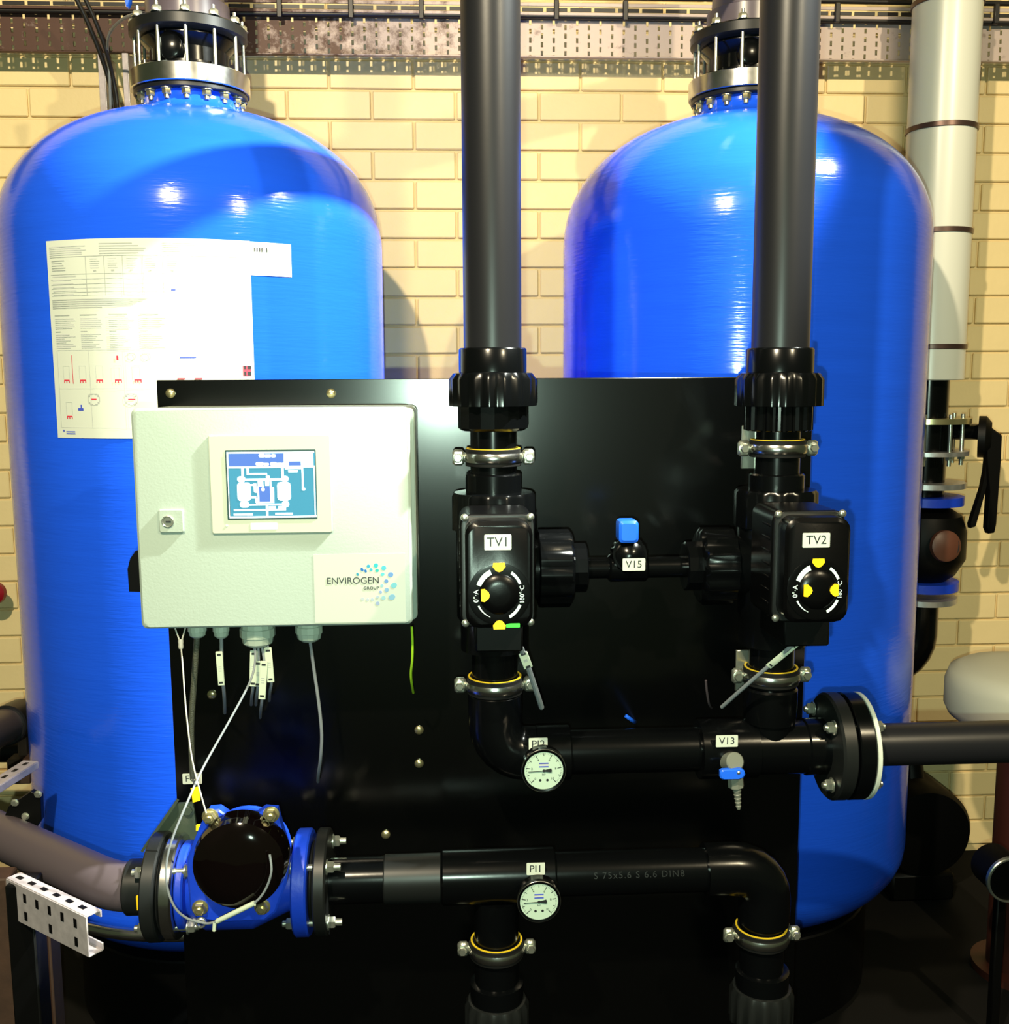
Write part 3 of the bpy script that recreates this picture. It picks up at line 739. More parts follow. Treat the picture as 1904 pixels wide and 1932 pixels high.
rp = ob('outflow_pipe', MB().lathe([(0, .0375), (.02, .0375), (1.6, .0375)], (xf0 + .064, YP, zo), (1, 0, 0), 40), M_grey, label='straight grey pipe leaving the large flange to the right', cat='pipe')

# sample tap V13
pt = P(1381, 1440, YP - .055)
tp = thing('sample_tap', 'small grey sample tap with blue lever and hose barb under plate V13', 'tap', P(1391, 1525, YP - .06))
ob('body', MB().cyl(P(1373, 1437, YP - .045), P(1388, 1437, YP - .075), .016, 20, ch=.002).cyl(P(1385, 1436, YP - .06), P(1389, 1484, YP - .06), .0135, 8), M_tap, tp)
q0, q1 = P(1390, 1484, YP - .06), P(1394, 1528, YP - .06); L = (q1 - q0).length
pr = []
for k in range(6): pr += [(L * k / 6, .0078 - .0006 * k), (L * (k + .8) / 6, .0060 - .0006 * k)]
ob('hose_barb', MB().lathe(pr, q0, q1 - q0, 18), M_tap, tp)
poly = [P(x, y, YP - .08) for x, y in ((1358, 1454), (1362, 1451), (1388, 1449), (1396, 1448), (1403, 1452), (1405, 1459), (1402, 1465), (1395, 1469), (1362, 1469), (1358, 1466))]
ob('blue_lever', MB().prism([(p.x, p.z) for p in poly], YP - .086, YP - .076, .002), M_handle, tp, 'bright blue lever')
put('lever_screw', meshof(panhead(.003, .002), 'lever_screw', M_bolt), P(1394, 1458, YP - .086), FRONT, tp)

# pressure gauges
def gauge(px, py, label, boss_z):
    Yg = 1.655; p = P(px, py, Yg)
    g_ = thing('pressure_gauge', label, 'gauge', p, 'round pressure gauges')
    ra, rb = m(38.5, Yg), m(43.5, Yg)
    ob('case', MB().lathe([(.026, rb * .8), (.024, rb * .96), (0.004, rb * .98), (.002, rb), (-.002, rb), (-.004, rb * .965), (-.003, ra), (.001, ra)], p, (0, 1, 0), 56), M_black, g_)
    ob('steel_rim', MB().pipe_ring((p.x, p.y - .0035, p.z), (0, 1, 0), rb * .985, rb * 1.015, .010, 56, .0006), M_steel, g_)
    ob('stem', MB().cyl((p.x, p.y + .024, p.z), (p.x, YP - .02, boss_z), .013, 16), M_black, g_)
    dial = ob('dial', MB().lathe([(0, ra), (-.0016, ra)], (p.x, p.y, p.z), (0, 1, 0), 48), M_dial, g_)
    yf = p.y - .0018
    tk = MB()
    for k in range(11):
        a = R(225 - 27 * k); c_, s_ = math.cos(a), math.sin(a)
        L_ = .0045 if k % 2 else .007
        tk.beam((p.x + (ra - .0025 - L_) * c_, yf, p.z + (ra - .0025 - L_) * s_), (p.x + (ra - .0025) * c_, yf, p.z + (ra - .0025) * s_), .0011, .0004, (0, 1, 0))
    for k in range(51):
        a = R(225 - 5.4 * k); c_, s_ = math.cos(a), math.sin(a)
        tk.beam((p.x + (ra - .0045) * c_, yf, p.z + (ra - .0045) * s_), (p.x + (ra - .0025) * c_, yf, p.z + (ra - .0025) * s_), .00035, .0004, (0, 1, 0))
    for sx_ in (-.006, .006): tk.lathe([(0, .0022), (.0004, .0022)], (p.x + sx_, yf + .0002, p.z - ra * .52), (0, -1, 0), 10)
    ob('tick_marks', tk, M_ink, dial)
    for k, s_ in ((0, '0'), (2, '2'), (4, '4'), (6, '6'), (8, '8'), (10, '10')):
        a = R(225 - 27 * k)
        text(s_, p.x + ra * .62 * math.cos(a), yf, p.z + ra * .62 * math.sin(a), .0055, M_ink, dial, 'dial_number')
    text('bar', p.x, yf, p.z - ra * .21, .0045, M_ink, dial, 'dial_text')
    ob('dial_badge', MB().box((p.x, yf, p.z + ra * .30), (ra * .48, .0005, ra * .12)), M_inkpale, dial)
    ob('dial_badge', MB().box((p.x, yf, p.z + ra * .38), (ra * .48, .0005, ra * .07)).box((p.x, yf, p.z + ra * .20), (ra * .48, .0005, ra * .06)), M_inkblue, dial)
    a = R(183); nd = MB()
    tip = Vector((p.x + ra * .80 * math.cos(a), yf - .002, p.z + ra * .80 * math.sin(a)))
    hub = Vector((p.x, yf - .002, p.z)); tail = Vector((p.x - ra * .38 * math.cos(a), yf - .002, p.z - ra * .38 * math.sin(a)))
    nd.beam(hub, tip, .0010, .0006, (0, 1, 0))
    dv = (tail - hub).normalized(); sd = Vector((-dv.z, 0, dv.x))
    pts = [hub + sd * .0012, hub - sd * .0012, tail - sd * .0036, tail + dv * .001, tail + sd * .0036]
    nd.prism([(q.x, q.z) for q in pts], yf - .0023, yf - .0017); nd.lathe([(0, .0026), (.0012, .0022)], (p.x, yf - .0015, p.z), (0, -1, 0), 14)
    ob('needle', nd, M_ink, g_)
gauge(1026, 1453, 'round white pressure gauge under plate PI2', zo)

# ------------------------------------------------------------------ inlet pipework (lower row)
zi = P(950, 1652, YP).z
ip = thing('inlet_pipe', 'black inlet pipework running along the bottom from the water meter', 'pipe', (X1, YP, zi))
xm = P(622, 1660, YP).x
ob('pipe', MB().cyl((xm - .01, YP, zi), (P(840, 1655, YP).x, YP, zi), .040, 36), M_black, ip)
xa, xb = P(833, 1655, YP).x, P(1047, 1650, YP).x
ob('end_socket', MB().cyl((P(725, 1657, YP).x, YP, zi), (xa, YP, zi), .0425, 36, ch=.002), M_flgrey, ip)
ob('tee_body', MB().cyl((xa, YP, zi), (xb, YP, zi), .0475, 36, ch=.003), M_black, ip)
xe = P(1350, 1640, YP).x
ob('printed_pipe', MB().cyl((xb - .01, YP, zi), (xe, YP, zi), .0385, 36), M_black, ip)
s_ = 'S 75x5.6 S 6.6 DIN8'
tz = text(s_, (xb + xe) / 2, YP - .0372, zi + .0125, .016, M_flgrey, ip, 'printed_text', spacing=1.2)
tz.rotation_euler = (R(-19), 0, 0)
el = [(xe - .02, YP, zi), (X2 - .06, YP, zi)] + [(X2 - .055 + .055 * math.sin(R(a)), YP, zi - .055 + .055 * math.cos(R(a))) for a in range(15, 91, 15)] + [(X2 - .0, YP, zi - .10)]
ob('elbow', MB().tube(el, .0465, 32, smooth=False), M_black, ip)
ob('drop_pipe', MB().lathe([(.35, .0395), (zi - .04, .0395)], (X1, YP, 0), (0, 0, 1), 36), M_black, ip)
ob('drop_pipe', MB().lathe([(.35, .0395), (zi - .08, .0395)], (X2 - .002, YP, 0), (0, 0, 1), 36), M_black, ip)
for X, y_ in ((X1, 1850), (X2, 1845)):
    ob('lower_socket', MB().lathe([(z(y_ + 34), .048), (z(y_), .048), (z(y_ - 3), .040)], (X, YP, 0), (0, 0, 1), 36), M_black, ip)
    ob('lower_nut', MB().lathe([(z(1945), .05), (z(1940), .058), (z(y_ + 42), .058), (z(y_ + 32), .052), (z(y_ + 30), .045)], (X, YP, 0), (0, 0, 1), ribs=14, rib_depth=.004, ribbed=(1, 2)), M_flgrey, ip)
plate(ip, 'PI1', 1011, 1639, 37, 25, YP - .049)
gauge(1017, 1700, 'round white pressure gauge under plate PI1', zi)

# ------------------------------------------------------------------ water meter at the lower left
xm0, xm1 = P(330, 1665, YP).x, P(565, 1662, YP).x
pc = P(452, 1628, 1.62)
wm = thing('water_meter', 'blue cast water meter with round dark lid at lower left', 'water meter', ((xm0 + xm1) / 2, YP, zi - .09))
xmc = P(452, 1630, YP - .05).x
ob('body', MB().lathe([(0, .045), (.02, .048), (.06, .075), (.14, .075), (.20, .048), (xm1 - xm0, .045)], (xm0, YP, zi), (1, 0, 0), 36), M_meter, wm)
bp = [P(x, y, 1.60) for x, y in ((378, 1556), (392, 1530), (412, 1528), (430, 1540), (480, 1540), (498, 1528), (522, 1530), (530, 1560), (546, 1615), (540, 1670), (528, 1700), (520, 1722), (500, 1738), (420, 1742), (370, 1735), (358, 1715), (354, 1670), (352, 1620))]
ob('lid_housing', MB().prism([(p.x, p.z) for p in bp], 1.600, 1.622, .003), M_meter, wm, ang=30)
ob('body_neck', MB().lathe([(0, .056), (.09, .070)], (P(452, 1635, 1.62).x, 1.62, P(452, 1640, 1.62).z), (0, 1, 0), 36), M_meter, wm)
pl = P(453, 1627, 1.575); rl = m(91, 1.575)
ob('dark_lid', MB().lathe([(.03, rl * 1.02), (.006, rl * 1.02), (.0, rl), (-.012, rl * .97), (-.022, rl * .80), (-.028, rl * .5), (-.030, rl * .02)], pl, (0, 1, 0), 56), M_lid, wm, 'glossy dark round lid')
hb2 = meshof(hexbolt(.0105, .012, True, .002), 'lid_bolt', M_brass)
for (x, y) in ((397, 1540), (512, 1536), (378, 1712), (495, 1710)):
    put('lid_bolt', hb2, P(x, y, 1.60), FRONT, wm)
ring = P(380, 1739, 1.585)
ob('seal_ring', MB().pipe_ring(ring, (0, -1, 0), .0055, .0085, .006, 20, .0008), M_bolt, wm)
fb = meshof(hexbolt(.0105, .013, True, .006), 'flange_bolt', M_bolt)
def discs(xc, parts):
    for nm, x0, x1, r_, ma in parts:
        ob(nm, MB().lathe([(0, .03), (0, r_ - .003), (.003, r_), (x1 - x0 - .003, r_), (x1 - x0, r_ - .003), (x1 - x0, .03)], (x0, YP, zi), (1, 0, 0), 56), ma, wm)
xlb = P(302, 1668, YP).x
discs(0, (('left_flange', xlb - .012, xlb + .012, .092, M_flgrey), ('left_gasket', xlb + .012, xlb + .016, .080, M_rubber), ('left_steel_disc', xlb + .018, xlb + .040, .089, M_steel), ('left_meter_flange', xlb + .041, xlb + .056, .076, M_meter)))
xrb = P(574, 1662, YP).x
discs(0, (('right_meter_flange', xrb - .012, xrb + .014, .091, M_meter), ('right_gasket', xrb + .014, xrb + .022, .070, M_rubber), ('right_flange', xrb + .024, xrb + .046, .091, M_flgrey)))
for k in range(4):
    a = R(45 + 90 * k); y, zz = YP + .071 * math.cos(a), zi + .071 * math.sin(a)
    put('flange_bolt', fb, (xrb + .046, y, zz), qd((1, 0, 0)), wm); put('flange_bolt', fb, (xrb - .012, y, zz), qd((-1, 0, 0)), wm)
    put('flange_bolt', fb, (xlb + .058, y, zz), qd((1, 0, 0)), wm); put('flange_bolt', fb, (xlb - .012, y, zz), qd((-1, 0, 0)), wm)
    put('bolt_shank', hr, (xlb - .02, y, zz), qd((1, 0, 0)), wm); put('bolt_shank', hr, (xrb - .02, y, zz), qd((1, 0, 0)), wm)
# bracket plate behind the left flange
bk = [P(x, y, YP + .06) for x, y in ((276, 1590), (268, 1605), (272, 1588), (330, 1515), (365, 1513), (376, 1590), (372, 1640), (300, 1640))]
br = thing('meter_bracket', 'grey green steel bracket behind the water meter flange', 'bracket', P(320, 1640, YP + .06))
ob('bracket_plate', MB().prism([(p.x, p.z) for p in (bk[0], bk[3], bk[4], bk[5], bk[6], bk[7])], YP + .055, YP + .062), M_bracket, br)
ob('bracket_lip', MB().beam(P(272, 1600, YP + .05), P(332, 1514, YP + .05), .005, .03, (0, 1, 0)), M_bracket, br)
put('bracket_bolt', meshof(hexbolt(.009, .008), 'bracket_bolt', M_bracket), P(355, 1528, YP + .055), FRONT, br)

# grey inlet elbow pipe running back on the left
ge = thing('elbow_pipe', 'warm grey plastic elbow pipe at lower left feeding the water meter', 'pipe', P(180, 1720, YP))
e0 = Vector((xlb - .012, YP, zi)); e1 = Vector((P(215, 1668, YP).x, YP, zi))
far = P(-60, 1540, 2.05); far.z = zi
d0 = (far - e1); d0.z = 0; d0.normalize()
path = [e0, e1 + Vector((.03, 0, 0))]
for k in range(7):
    t_ = k / 6; a_ = e1 + Vector((.03, 0, 0)); c_ = e1 + d0 * .06
    path.append(a_ * (1 - t_) ** 2 + e1 * 2 * t_ * (1 - t_) + c_ * t_ * t_)
path.append(e1 + d0 * 0.9)
ob('pipe', MB().tube(path, .0415, 40, smooth=False), M_pvcbrown, ge)
ob('flange_socket', MB().cyl((xlb - .055, YP, zi), (xlb - .012, YP, zi), .0475, 36, ch=.003), M_flgrey, ge)
q = P(264, 1703, YP - .05)
put('yellow_tape', meshof(MB().box((0, 0, 0), (.011, .006, .026), .001), 'yellow_tape', M_yel), q, None, ge)

# steel hoop around the base of the left tank
hp = MB(); pts = []
for k in range(25):
    a = R(-75 + 150 * k / 24)
    pts.append((TX1 + .475 * math.sin(a), YT - .475 * math.cos(a), P(225, 1758, YT - .45).z))
ob('steel_hoop', MB().tube(pts, .0135, 12, smooth=False), M_steel, label='bent bright steel tube around the base of the left tank', cat='tube')

# galvanised struts
def strut(p0, p1, h, w, label, holes=True):
    p0 = Vector(p0); p1 = Vector(p1)
    o = thing('strut_channel', label, 'strut', p0, 'perforated galvanised struts')
    t = (p1 - p0).normalized(); sd = t.cross(Vector((0, 0, 1))).normalized()
    if sd.y > 0: sd = -sd
    u = Vector((0, 0, 1)); th = .0028; L = (p1 - p0).length
    mb = MB(); c = (p0 + p1) / 2
    M = Matrix((t, sd, u)).transposed()
    mb.box(c, (L, th, h), .0006, M)
    for s_ in (1, -1):
        mb.box(c + u * (s_ * h / 2) - sd * (w / 2), (L, w, th), .0006, M)
        mb.box(c + u * (s_ * (h / 2 - .006)) - sd * w, (L, th, .012), .0006, M)
    ob('channel', mb, M_strut, o)
    if holes:
        n = int(L / .036)
        hm = meshof(MB().box((0, 0, 0), (.015, .0014, .008), 0), 'slot_hole', M_dark)
        rot = M.to_quaternion(); rot2 = (M @ Matrix.Rotation(R(90), 3, 'X')).to_quaternion(); rot3 = (M @ Matrix.Rotation(R(90), 3, 'Y')).to_quaternion()
        for k in range(n):
            q = p0 + t * (.02 + k * .036)
            put('slot_hole', hm, q + u * (h / 2 + .0015) - sd * (w / 2), rot2, o)
            if h < .03: continue
            put('slot_hole', hm, q + u * (h * .22) + sd * .0016, rot3, o)
            if k % 2: put('slot_hole', hm, q - u * (h * .25) + sd * .0016, rot3, o)
    return o
sA = P(166, 1768, 1.60); sB = P(14, 1683, 1.74); sB.z = sA.z
strut(sB, sA, m(84, 1.60), .026, 'perforated galvanised strut end sticking out at lower left')
sC = P(72, 1443, 2.20); sD = P(-30, 1506, 2.02); sD.z = sC.z
strut(sD, sC, .014, .034, 'perforated galvanised strut beside the left tank, higher up')
ub = [P(x, y, 1.98) for x, y in ((18, 1520), (60, 1492), (78, 1500), (80, 1545), (60, 1575), (10, 1540))]
ubr = thing('corner_bracket', 'dark corner bracket with bolts above the grey elbow pipe', 'bracket', P(45, 1560, 1.98))
ob('bracket_plate', MB().prism([(p.x, p.z) for p in ub], 1.975, 1.99, .001), M_dark, ubr)
for (x, y) in ((48, 1540), (28, 1514), (72, 1498)): put('bracket_bolt', meshof(hexbolt(.006, .006), 'bracket_bolt', M_bolt), P(x, y, 1.975), FRONT, ubr)
# posts at far left, brown and black
def post(x0, x1, ytop, Y, ma, label, d=.05):
    a = P(x0, ytop, Y); b = P(x1, ytop, Y)
    o = thing('steel_post', label, 'post', ((a.x + b.x) / 2, Y, 0))
    ob('column', MB().box(((a.x + b.x) / 2, Y + d / 2, a.z / 2), (b.x - a.x, d, a.z), .003), ma, o)
    ob('foot_plate', MB().box(((a.x + b.x) / 2, Y + d / 2, .006), (b.x - a.x + .05, d + .05, .012), .002), ma, o)
post(8, 60, 1672, 1.72, M_dark, 'black square post at the lower left edge')
post(-40, 12, 1660, 1.80, M_brown, 'rusty brown post at the far lower left edge')
post(62, 92, 1735, 1.95, M_brown, 'rusty brown post behind the galvanised strut')
# background pipe on a bracket at left
bp_ = thing('background_pipe', 'dark pipe sloping behind the left tank at the left edge', 'pipe', P(30, 1400, 2.4))
ob('pipe', MB().cyl(P(-60, 1405, 2.5), P(72, 1338, 2.98), .046, 28), M_pvcbrown, bp_)
ob('collar', MB().cyl(P(10, 1370, 2.73), P(40, 1355, 2.84), .054, 28, ch=.004), M_grey, bp_)
ob('pipe_stand', MB().box(P(46, 1412, 2.80), (.024, .03, .12), .002), M_brown, bp_)
ob('stand_base', MB().box(P(42, 1450, 2.78), (.06, .05, .07), .003), M_brown, bp_)
ob('rear_pipe', MB().cyl(P(-60, 1418, 2.9), P(120, 1418, 2.9), .03, 20), M_dark, label='dark horizontal pipe low on the wall at the left edge', cat='pipe')

# ------------------------------------------------------------------ loose cables
def cable(name, pts, r, ma, label, parts=None, n=8):
    P3 = [q if isinstance(q, Vector) else P(*q) for q in pts]
    o = thing(name, label, 'cable', P3[-1], 'cables under the cabinet')
    ob('core', MB().tube(P3, r, n), ma, o)
    return o
def marker_tag(o, pa, pb, w, s_='W1'):
    pa, pb = P(*pa), P(*pb)
    t = (pb - pa); L = t.length; t.normalize(); sd = Vector((0, -1, 0)); u = t.cross(sd).normalized()
    M = Matrix((u, sd, t)).transposed()
    mt = ob('cable_marker', MB().box((pa + pb) / 2 + Vector((0, -.004, 0)), (w, .0025, L), .0008, M), M_tag, o, 'cream cable marker')
    hm = meshof(MB().box((0, 0, 0), (w * .55, .0005, w * .28)), 'marker_slot', M_ink)
    rot = M.to_quaternion()
    for f_ in (.09, .91): put('marker_slot', hm, pa + (pb - pa) * f_ + Vector((0, -.0056, 0)), rot, mt)
    for k in range(3): put('marker_print', meshof(MB().box((0, 0, 0), (w * .42, .0004, w * .10)), 'marker_print', M_inkgrey), pa + (pb - pa) * (.44 + .06 * k) + Vector((0, -.0055, 0)), rot, mt)
g1, g2, g3, g4 = GL
cable('braided_cable', [g1 + Vector((0, 0, .01)), (366, 1290, 1.765), (361, 1370, 1.77), (362, 1430, 1.77), (364, 1468, 1.775)], .0052, M_braid, 'thick dark braided cable hanging from the first gland', n=12)
wr = cable('steel_wire', [(341, 1212, 1.715), (345, 1260, 1.70), (351, 1340, 1.67), (362, 1430, 1.64), (378, 1495, 1.61), (391, 1540, 1.59)], .0013, M_wire, 'thin pale wire looped at the top and tied to a meter bolt')
ob('loop', MB().tube([P(330, 1184, 1.72), P(335, 1198, 1.717), P(341, 1212, 1.715), P(346, 1198, 1.717), P(350, 1184, 1.72)], .0013, 8), M_wire, wr)
ob('ferrule', MB().lathe([(0, .004), (.004, .0045), (.008, .004), (.012, .0045), (.016, .0035)], P(341, 1206, 1.715), P(341.5, 1222, 1.713) - P(341, 1206, 1.715), 14), M_wire, wr)
c2 = cable('control_cable', [g2 + Vector((0, 0, .01)), (418, 1230, 1.758), (419, 1270, 1.765), (422, 1300, 1.78), (424, 1330, 1.83), (424, 1345, 1.885)], .0031, M_cableg, 'short grey cable with one marker under the second gland')
marker_tag(c2, (414, 1228, 1.755), (419, 1292, 1.758), .0115, '011')
for k, (dx, ya, xa2, yb2, xb2, s_, lb_) in enumerate(((-7, 1230, 480, 1290, 478, '013', 'grey cable with marker at the left of the bundle under the big gland'), (0, 1250, 488, 1290, 487, '012', 'grey cable with marker in the middle of the bundle under the big gland'), (4, 1250, 499, 1314, 495, 'V151', 'grey cable with the lowest marker under the big gland'), (10, 1224, 506, 1282, 512, '014', 'grey cable with the rightmost marker under the big gland'))):
    Yc = 1.752 - .004 * (k in (2,))
    cc = cable('bundle_cable', [g3 + Vector((m(dx, 1.76), 0, .012)), (xa2, ya, Yc), (xb2, yb2, Yc + .006), (xb2 - 3, yb2 + 25, 1.79), (xb2 - 4, yb2 + 40, 1.88)], .0026, M_cableg, lb_)
    marker_tag(cc, (xa2, ya - 4, Yc), (xb2, yb2 + 4, Yc), .0125, s_)
sg = cable('signal_cable', [g3 + Vector((-.004, -.008, .012)), (481, 1250, 1.735), (470, 1290, 1.72), (430, 1365, 1.69), (385, 1445, 1.65), (355, 1510, 1.60), (326, 1580, 1.58), (314, 1630, 1.575), (316, 1675, 1.572), (330, 1712, 1.57), (352, 1732, 1.575), (378, 1740, 1.578), (400, 1741, 1.57), (440, 1722, 1.555), (478, 1705, 1.545), (500, 1680, 1.54), (512, 1645, 1.535), (509, 1612, 1.54)], .0019, M_cableg, 'long thin grey cable crossing down to the water meter and round its lid')
ob('white_sleeve', MB().tube([P(410, 1738, 1.566), P(445, 1721, 1.553), P(480, 1704, 1.544)], .0042, 10), M_tag, sg)
ob('sleeve_tail', MB().tube([P(405, 1740, 1.568), P(404, 1756, 1.568)], .003, 8), M_tag, sg)
cable('grey_cable', [g4 + Vector((0, 0, .01)), (592, 1260, 1.775), (602, 1330, 1.78), (607, 1385, 1.785), (605, 1430, 1.80), (601, 1460, 1.84), (600, 1475, 1.89)], .0029, M_cableg, 'grey cable bowing down from the rightmost gland')
cable('earth_wire', [(777, 1182, 1.75), (778.5, 1215, 1.75), (778, 1245, 1.755), (775.5, 1270, 1.77), (777, 1290, 1.79), (780, 1307, 1.83)], .0022, M_earth, 'yellow green earth wire under the right corner of the cabinet')
cf = cable('valve_cable', [(983, 1222, 1.62), (992, 1245, 1.64), (1002, 1275, 1.66), (1014, 1310, 1.68), (1022, 1335, 1.70)], .0045, M_cableg, 'flat grey cable with marker hanging beside the left motor valve')
marker_tag(cf, (986, 1230, 1.63), (997, 1259, 1.635), .0145, 'TV1')
cg = cable('valve_cable', [(1505, 1208, 1.60), (1495, 1217, 1.60), (1450, 1257, 1.64), (1400, 1300, 1.69), (1362, 1334, 1.74)], .0034, M_cableg, 'grey cable with long marker slanting below the right motor valve')
marker_tag(cg, (1501, 1214, 1.605), (1448, 1257, 1.63), .0105, '152')
cable('valve_wire', [(1332, 1284, 1.80), (1334, 1305, 1.81), (1338, 1328, 1.83), (1343, 1336, 1.86)], .0022, M_pvcbrown, 'short dull wire left of the right lower clamp')
ob('blue_tube_end', MB().tube([P(1180, 1350, 1.80), P(1187, 1355, 1.80), P(1194, 1360, 1.81), P(1197, 1362, 1.85), P(1198, 1362, YB)], .0035, 8), M_handle, label='tiny blue tube end above the outlet pipe', cat='tube')
# FQI plate and yellow tags
fq = plate(pan, 'FQI', 363, 1469, 37, 21, YB - .003)
yt = thing('yellow_tag', 'yellow tag hanging above the water meter bracket', 'tag', P(368, 1500, 1.70))
qa = [P(x, y, 1.70) for x, y in ((360, 1487), (375, 1484), (378, 1510), (364, 1514))]
ob('tag_sheet', MB().prism([(p.x, p.z) for p in qa], 1.699, 1.7005), M_yel, yt)
ob('tag_string', MB().tube([P(367, 1486, 1.70), P(364, 1470, 1.72)], .0012, 6, smooth=False), M_ink, yt)
ob('yellow_tape', MB().prism([(p.x, p.z) for p in (P(370, 1557, 1.69), P(378, 1555, 1.69), P(377, 1568, 1.69), P(370, 1567, 1.69))], 1.689, 1.692), M_yel, br)

# ------------------------------------------------------------------ cable tray on the wall, top of the picture
YC = 3.15
ztb, ztt = P(800, 106, YC).z, P(800, 36, YC).z
tr = thing('cable_tray', 'slotted metal cable tray running along the wall top', 'cable tray', (0.2, YC, ztb))
mb = MB(); pitch = m(21.2, YC); hgt = ztt - ztb; n0 = int(-2.3 / pitch); x = -2.3
while x < 2.6:
    mb.box((x + pitch * .40, YC, (ztb + ztt) / 2), (pitch * .80, .0015, hgt))
    k = int(round((x + 2.3) / pitch)); o_ = 0.0 if k % 2 else .5
    for j in range(6):
        f_ = (j + o_) / 4.2
        z0_ = ztb + hgt * (f_ - .06); z1_ = ztb + hgt * (f_ + .035)
        z0_, z1_ = max(z0_, ztb), min(z1_, ztt)
        if z1_ > z0_: mb.box((x + pitch * .90, YC, (z0_ + z1_) / 2), (pitch * .30, .0014, z1_ - z0_))
    x += pitch
trb = ob('slotted_base', mb, M_tray, tr)
ob('bottom_lip', MB().box((0.15, YC - .009, ztb - .002), (4.9, .018, .004), .001), M_tray, tr)
ob('rear_lip', MB().box((0.15, YC - .009, ztt + .002), (4.9, .018, .004), .001), M_cable_b, tr)
for k, (ya, yb, ma) in enumerate(((9, 2, M_tray), (26, 20, M_tray))):
    za, zb = P(800, ya, YC - .03).z, P(800, yb, YC - .03).z
    ob('side_rail', MB().box((0.15, YC - .03, (za + zb) / 2), (4.9, .004, zb - za), .001), ma, tr)
za, zb = P(800, 19, YC - .028).z, P(800, 12, YC - .028).z
mb = MB(); hp_ = m(43, YC); x = -2.3
while x < 2.6: mb.box((x, YC - .028, (za + zb) / 2), (hp_ * .87, .003, zb - za)); x += hp_
ob('punched_strip', mb, M_cable_b, tr)
tm = meshof(MB().box((0, 0, 0), (m(9, YC), .012, m(34, YC)), .002), 'cable_tie', M_cable_b)
for px in (527, 662, 795, 1050, 1180, 1400, 1580, 1880): put('cable_tie', tm, P(px, 17 + (px - 800) * .009, YC - .036), None, tr)
for k, py in enumerate((-4, 33)):
    ob('tray_cable', MB().tube([(-2.3, YC - .022, P(800, py, YC).z), (-.8, YC - .020, P(800, py + 1, YC).z), (.4, YC - .024, P(800, py, YC).z), (1.4, YC - .021, P(800, py + 1, YC).z), (2.6, YC - .022, P(800, py, YC).z)], m(4.5, YC), 10), M_cable_b,
       label=('black cable lying on top of the cable tray', 'black cable clipped along the middle of the cable tray')[k], cat='cable')
# strut holding the tray on the left and cables dropping behind the left tank
for (xa_, xb_, lb_) in ((184, 196, 'white lit strut edge behind the left tank, nearest the picture edge'), (230, 240, 'white lit strut edge behind the left tank, next to the tank head')):
    a_ = P(xa_, 100, 3.12); b_ = P(xb_, 100, 3.12); bot = P(xa_, 330, 3.12).z
    zt_ = a_.z
    o = thing('wall_strut', lb_, 'strut', ((a_.x + b_.x) / 2, 3.12, bot), 'upright struts behind the left tank')
    ob('flange_strip', MB().box(((a_.x + b_.x) / 2, 3.12, (zt_ + bot) / 2), (b_.x - a_.x, .004, zt_ - bot), .001), M_strut, o)
    ob('web', MB().box((b_.x, 3.17, (zt_ + bot) / 2), (.004, .10, zt_ - bot), .001), M_zinc, o)
for k, (pts, r_, lb_) in enumerate((([(135, -20, 2.95), (160, 30, 2.98), (185, 90, 3.02), (205, 150, 3.06), (214, 205, 3.08), (216, 300, 3.1)], 4.2, 'dark cable dropping behind the left tank, outer of the pair'),
                                    ([(152, -20, 2.94), (178, 35, 2.97), (200, 95, 3.01), (214, 150, 3.05), (222, 205, 3.07), (224, 300, 3.1)], 3.8, 'dark cable dropping behind the left tank, inner of the pair'),
                                    ([(250, 28, 2.72), (232, 36, 2.80), (214, 52, 2.90), (204, 72, 2.96), (203, 100, 3.02), (207, 150, 3.05), (211, 300, 3.09)], 2.6, 'pale cable curving from the left tank head to the wall'))):
    ob('hanging_cable', MB().tube([P(*q) for q in pts], m(r_, 3.0), 10), (M_cable_b, M_cable_b, M_cableg)[k], label=lb_, cat='cable', group='cables behind the left tank')

# ------------------------------------------------------------------ lagged white pipe and valve train on the right wall
YR = 2.98
XR = P(1783, 120, YR).x
lp = thing('lagged_pipe', 'thick white lagged pipe on the wall beside the right tank', 'pipe', (XR, YR, P(1760, 718, YR).z))
RL = m(61, YR)
zb_ = P(1760, 717, YR).z
ob('lagging', MB().lathe([(zb_, RL * .55), (zb_, RL - .003), (zb_ + .003, RL), (3.4, RL)], (XR, YR, 0), (0, 0, 1), 48), M_lag, lp)
for y in (8, 246, 440, 655):
    zz = P(1770, y, YR).z
    ob('strap', MB().pipe_ring((XR, YR, zz - .007), (0, 0, 1), RL - .001, RL + .004, .014, 48, .001), M_band, lp)
bt = thing('butterfly_valve', 'black lever valve between flanges below the white lagged pipe', 'valve', (XR, YR, P(1760, 930, YR).z))
zv = lambda y: P(1760, y, YR).z
RP_ = m(36, YR)
ob('pipe', MB().lathe([(zv(940), RP_), (zv(700), RP_)], (XR, YR, 0), (0, 0, 1), 32), M_black, bt)
for (ya, yb, r_, ma) in ((798, 788, 78, M_brass), (857, 849, 76, M_zinc), (918, 908, 74, M_zinc)):
    ob('flange_plate', MB().lathe([(zv(ya), m(r_, YR)), (zv(yb), m(r_, YR))], (XR, YR, 0), (0, 0, 1), 40), ma, bt)
ob('valve_body', MB().lathe([(zv(848), m(48, YR)), (zv(800), m(48, YR))], (XR, YR, 0), (0, 0, 1), 32), M_black, bt)
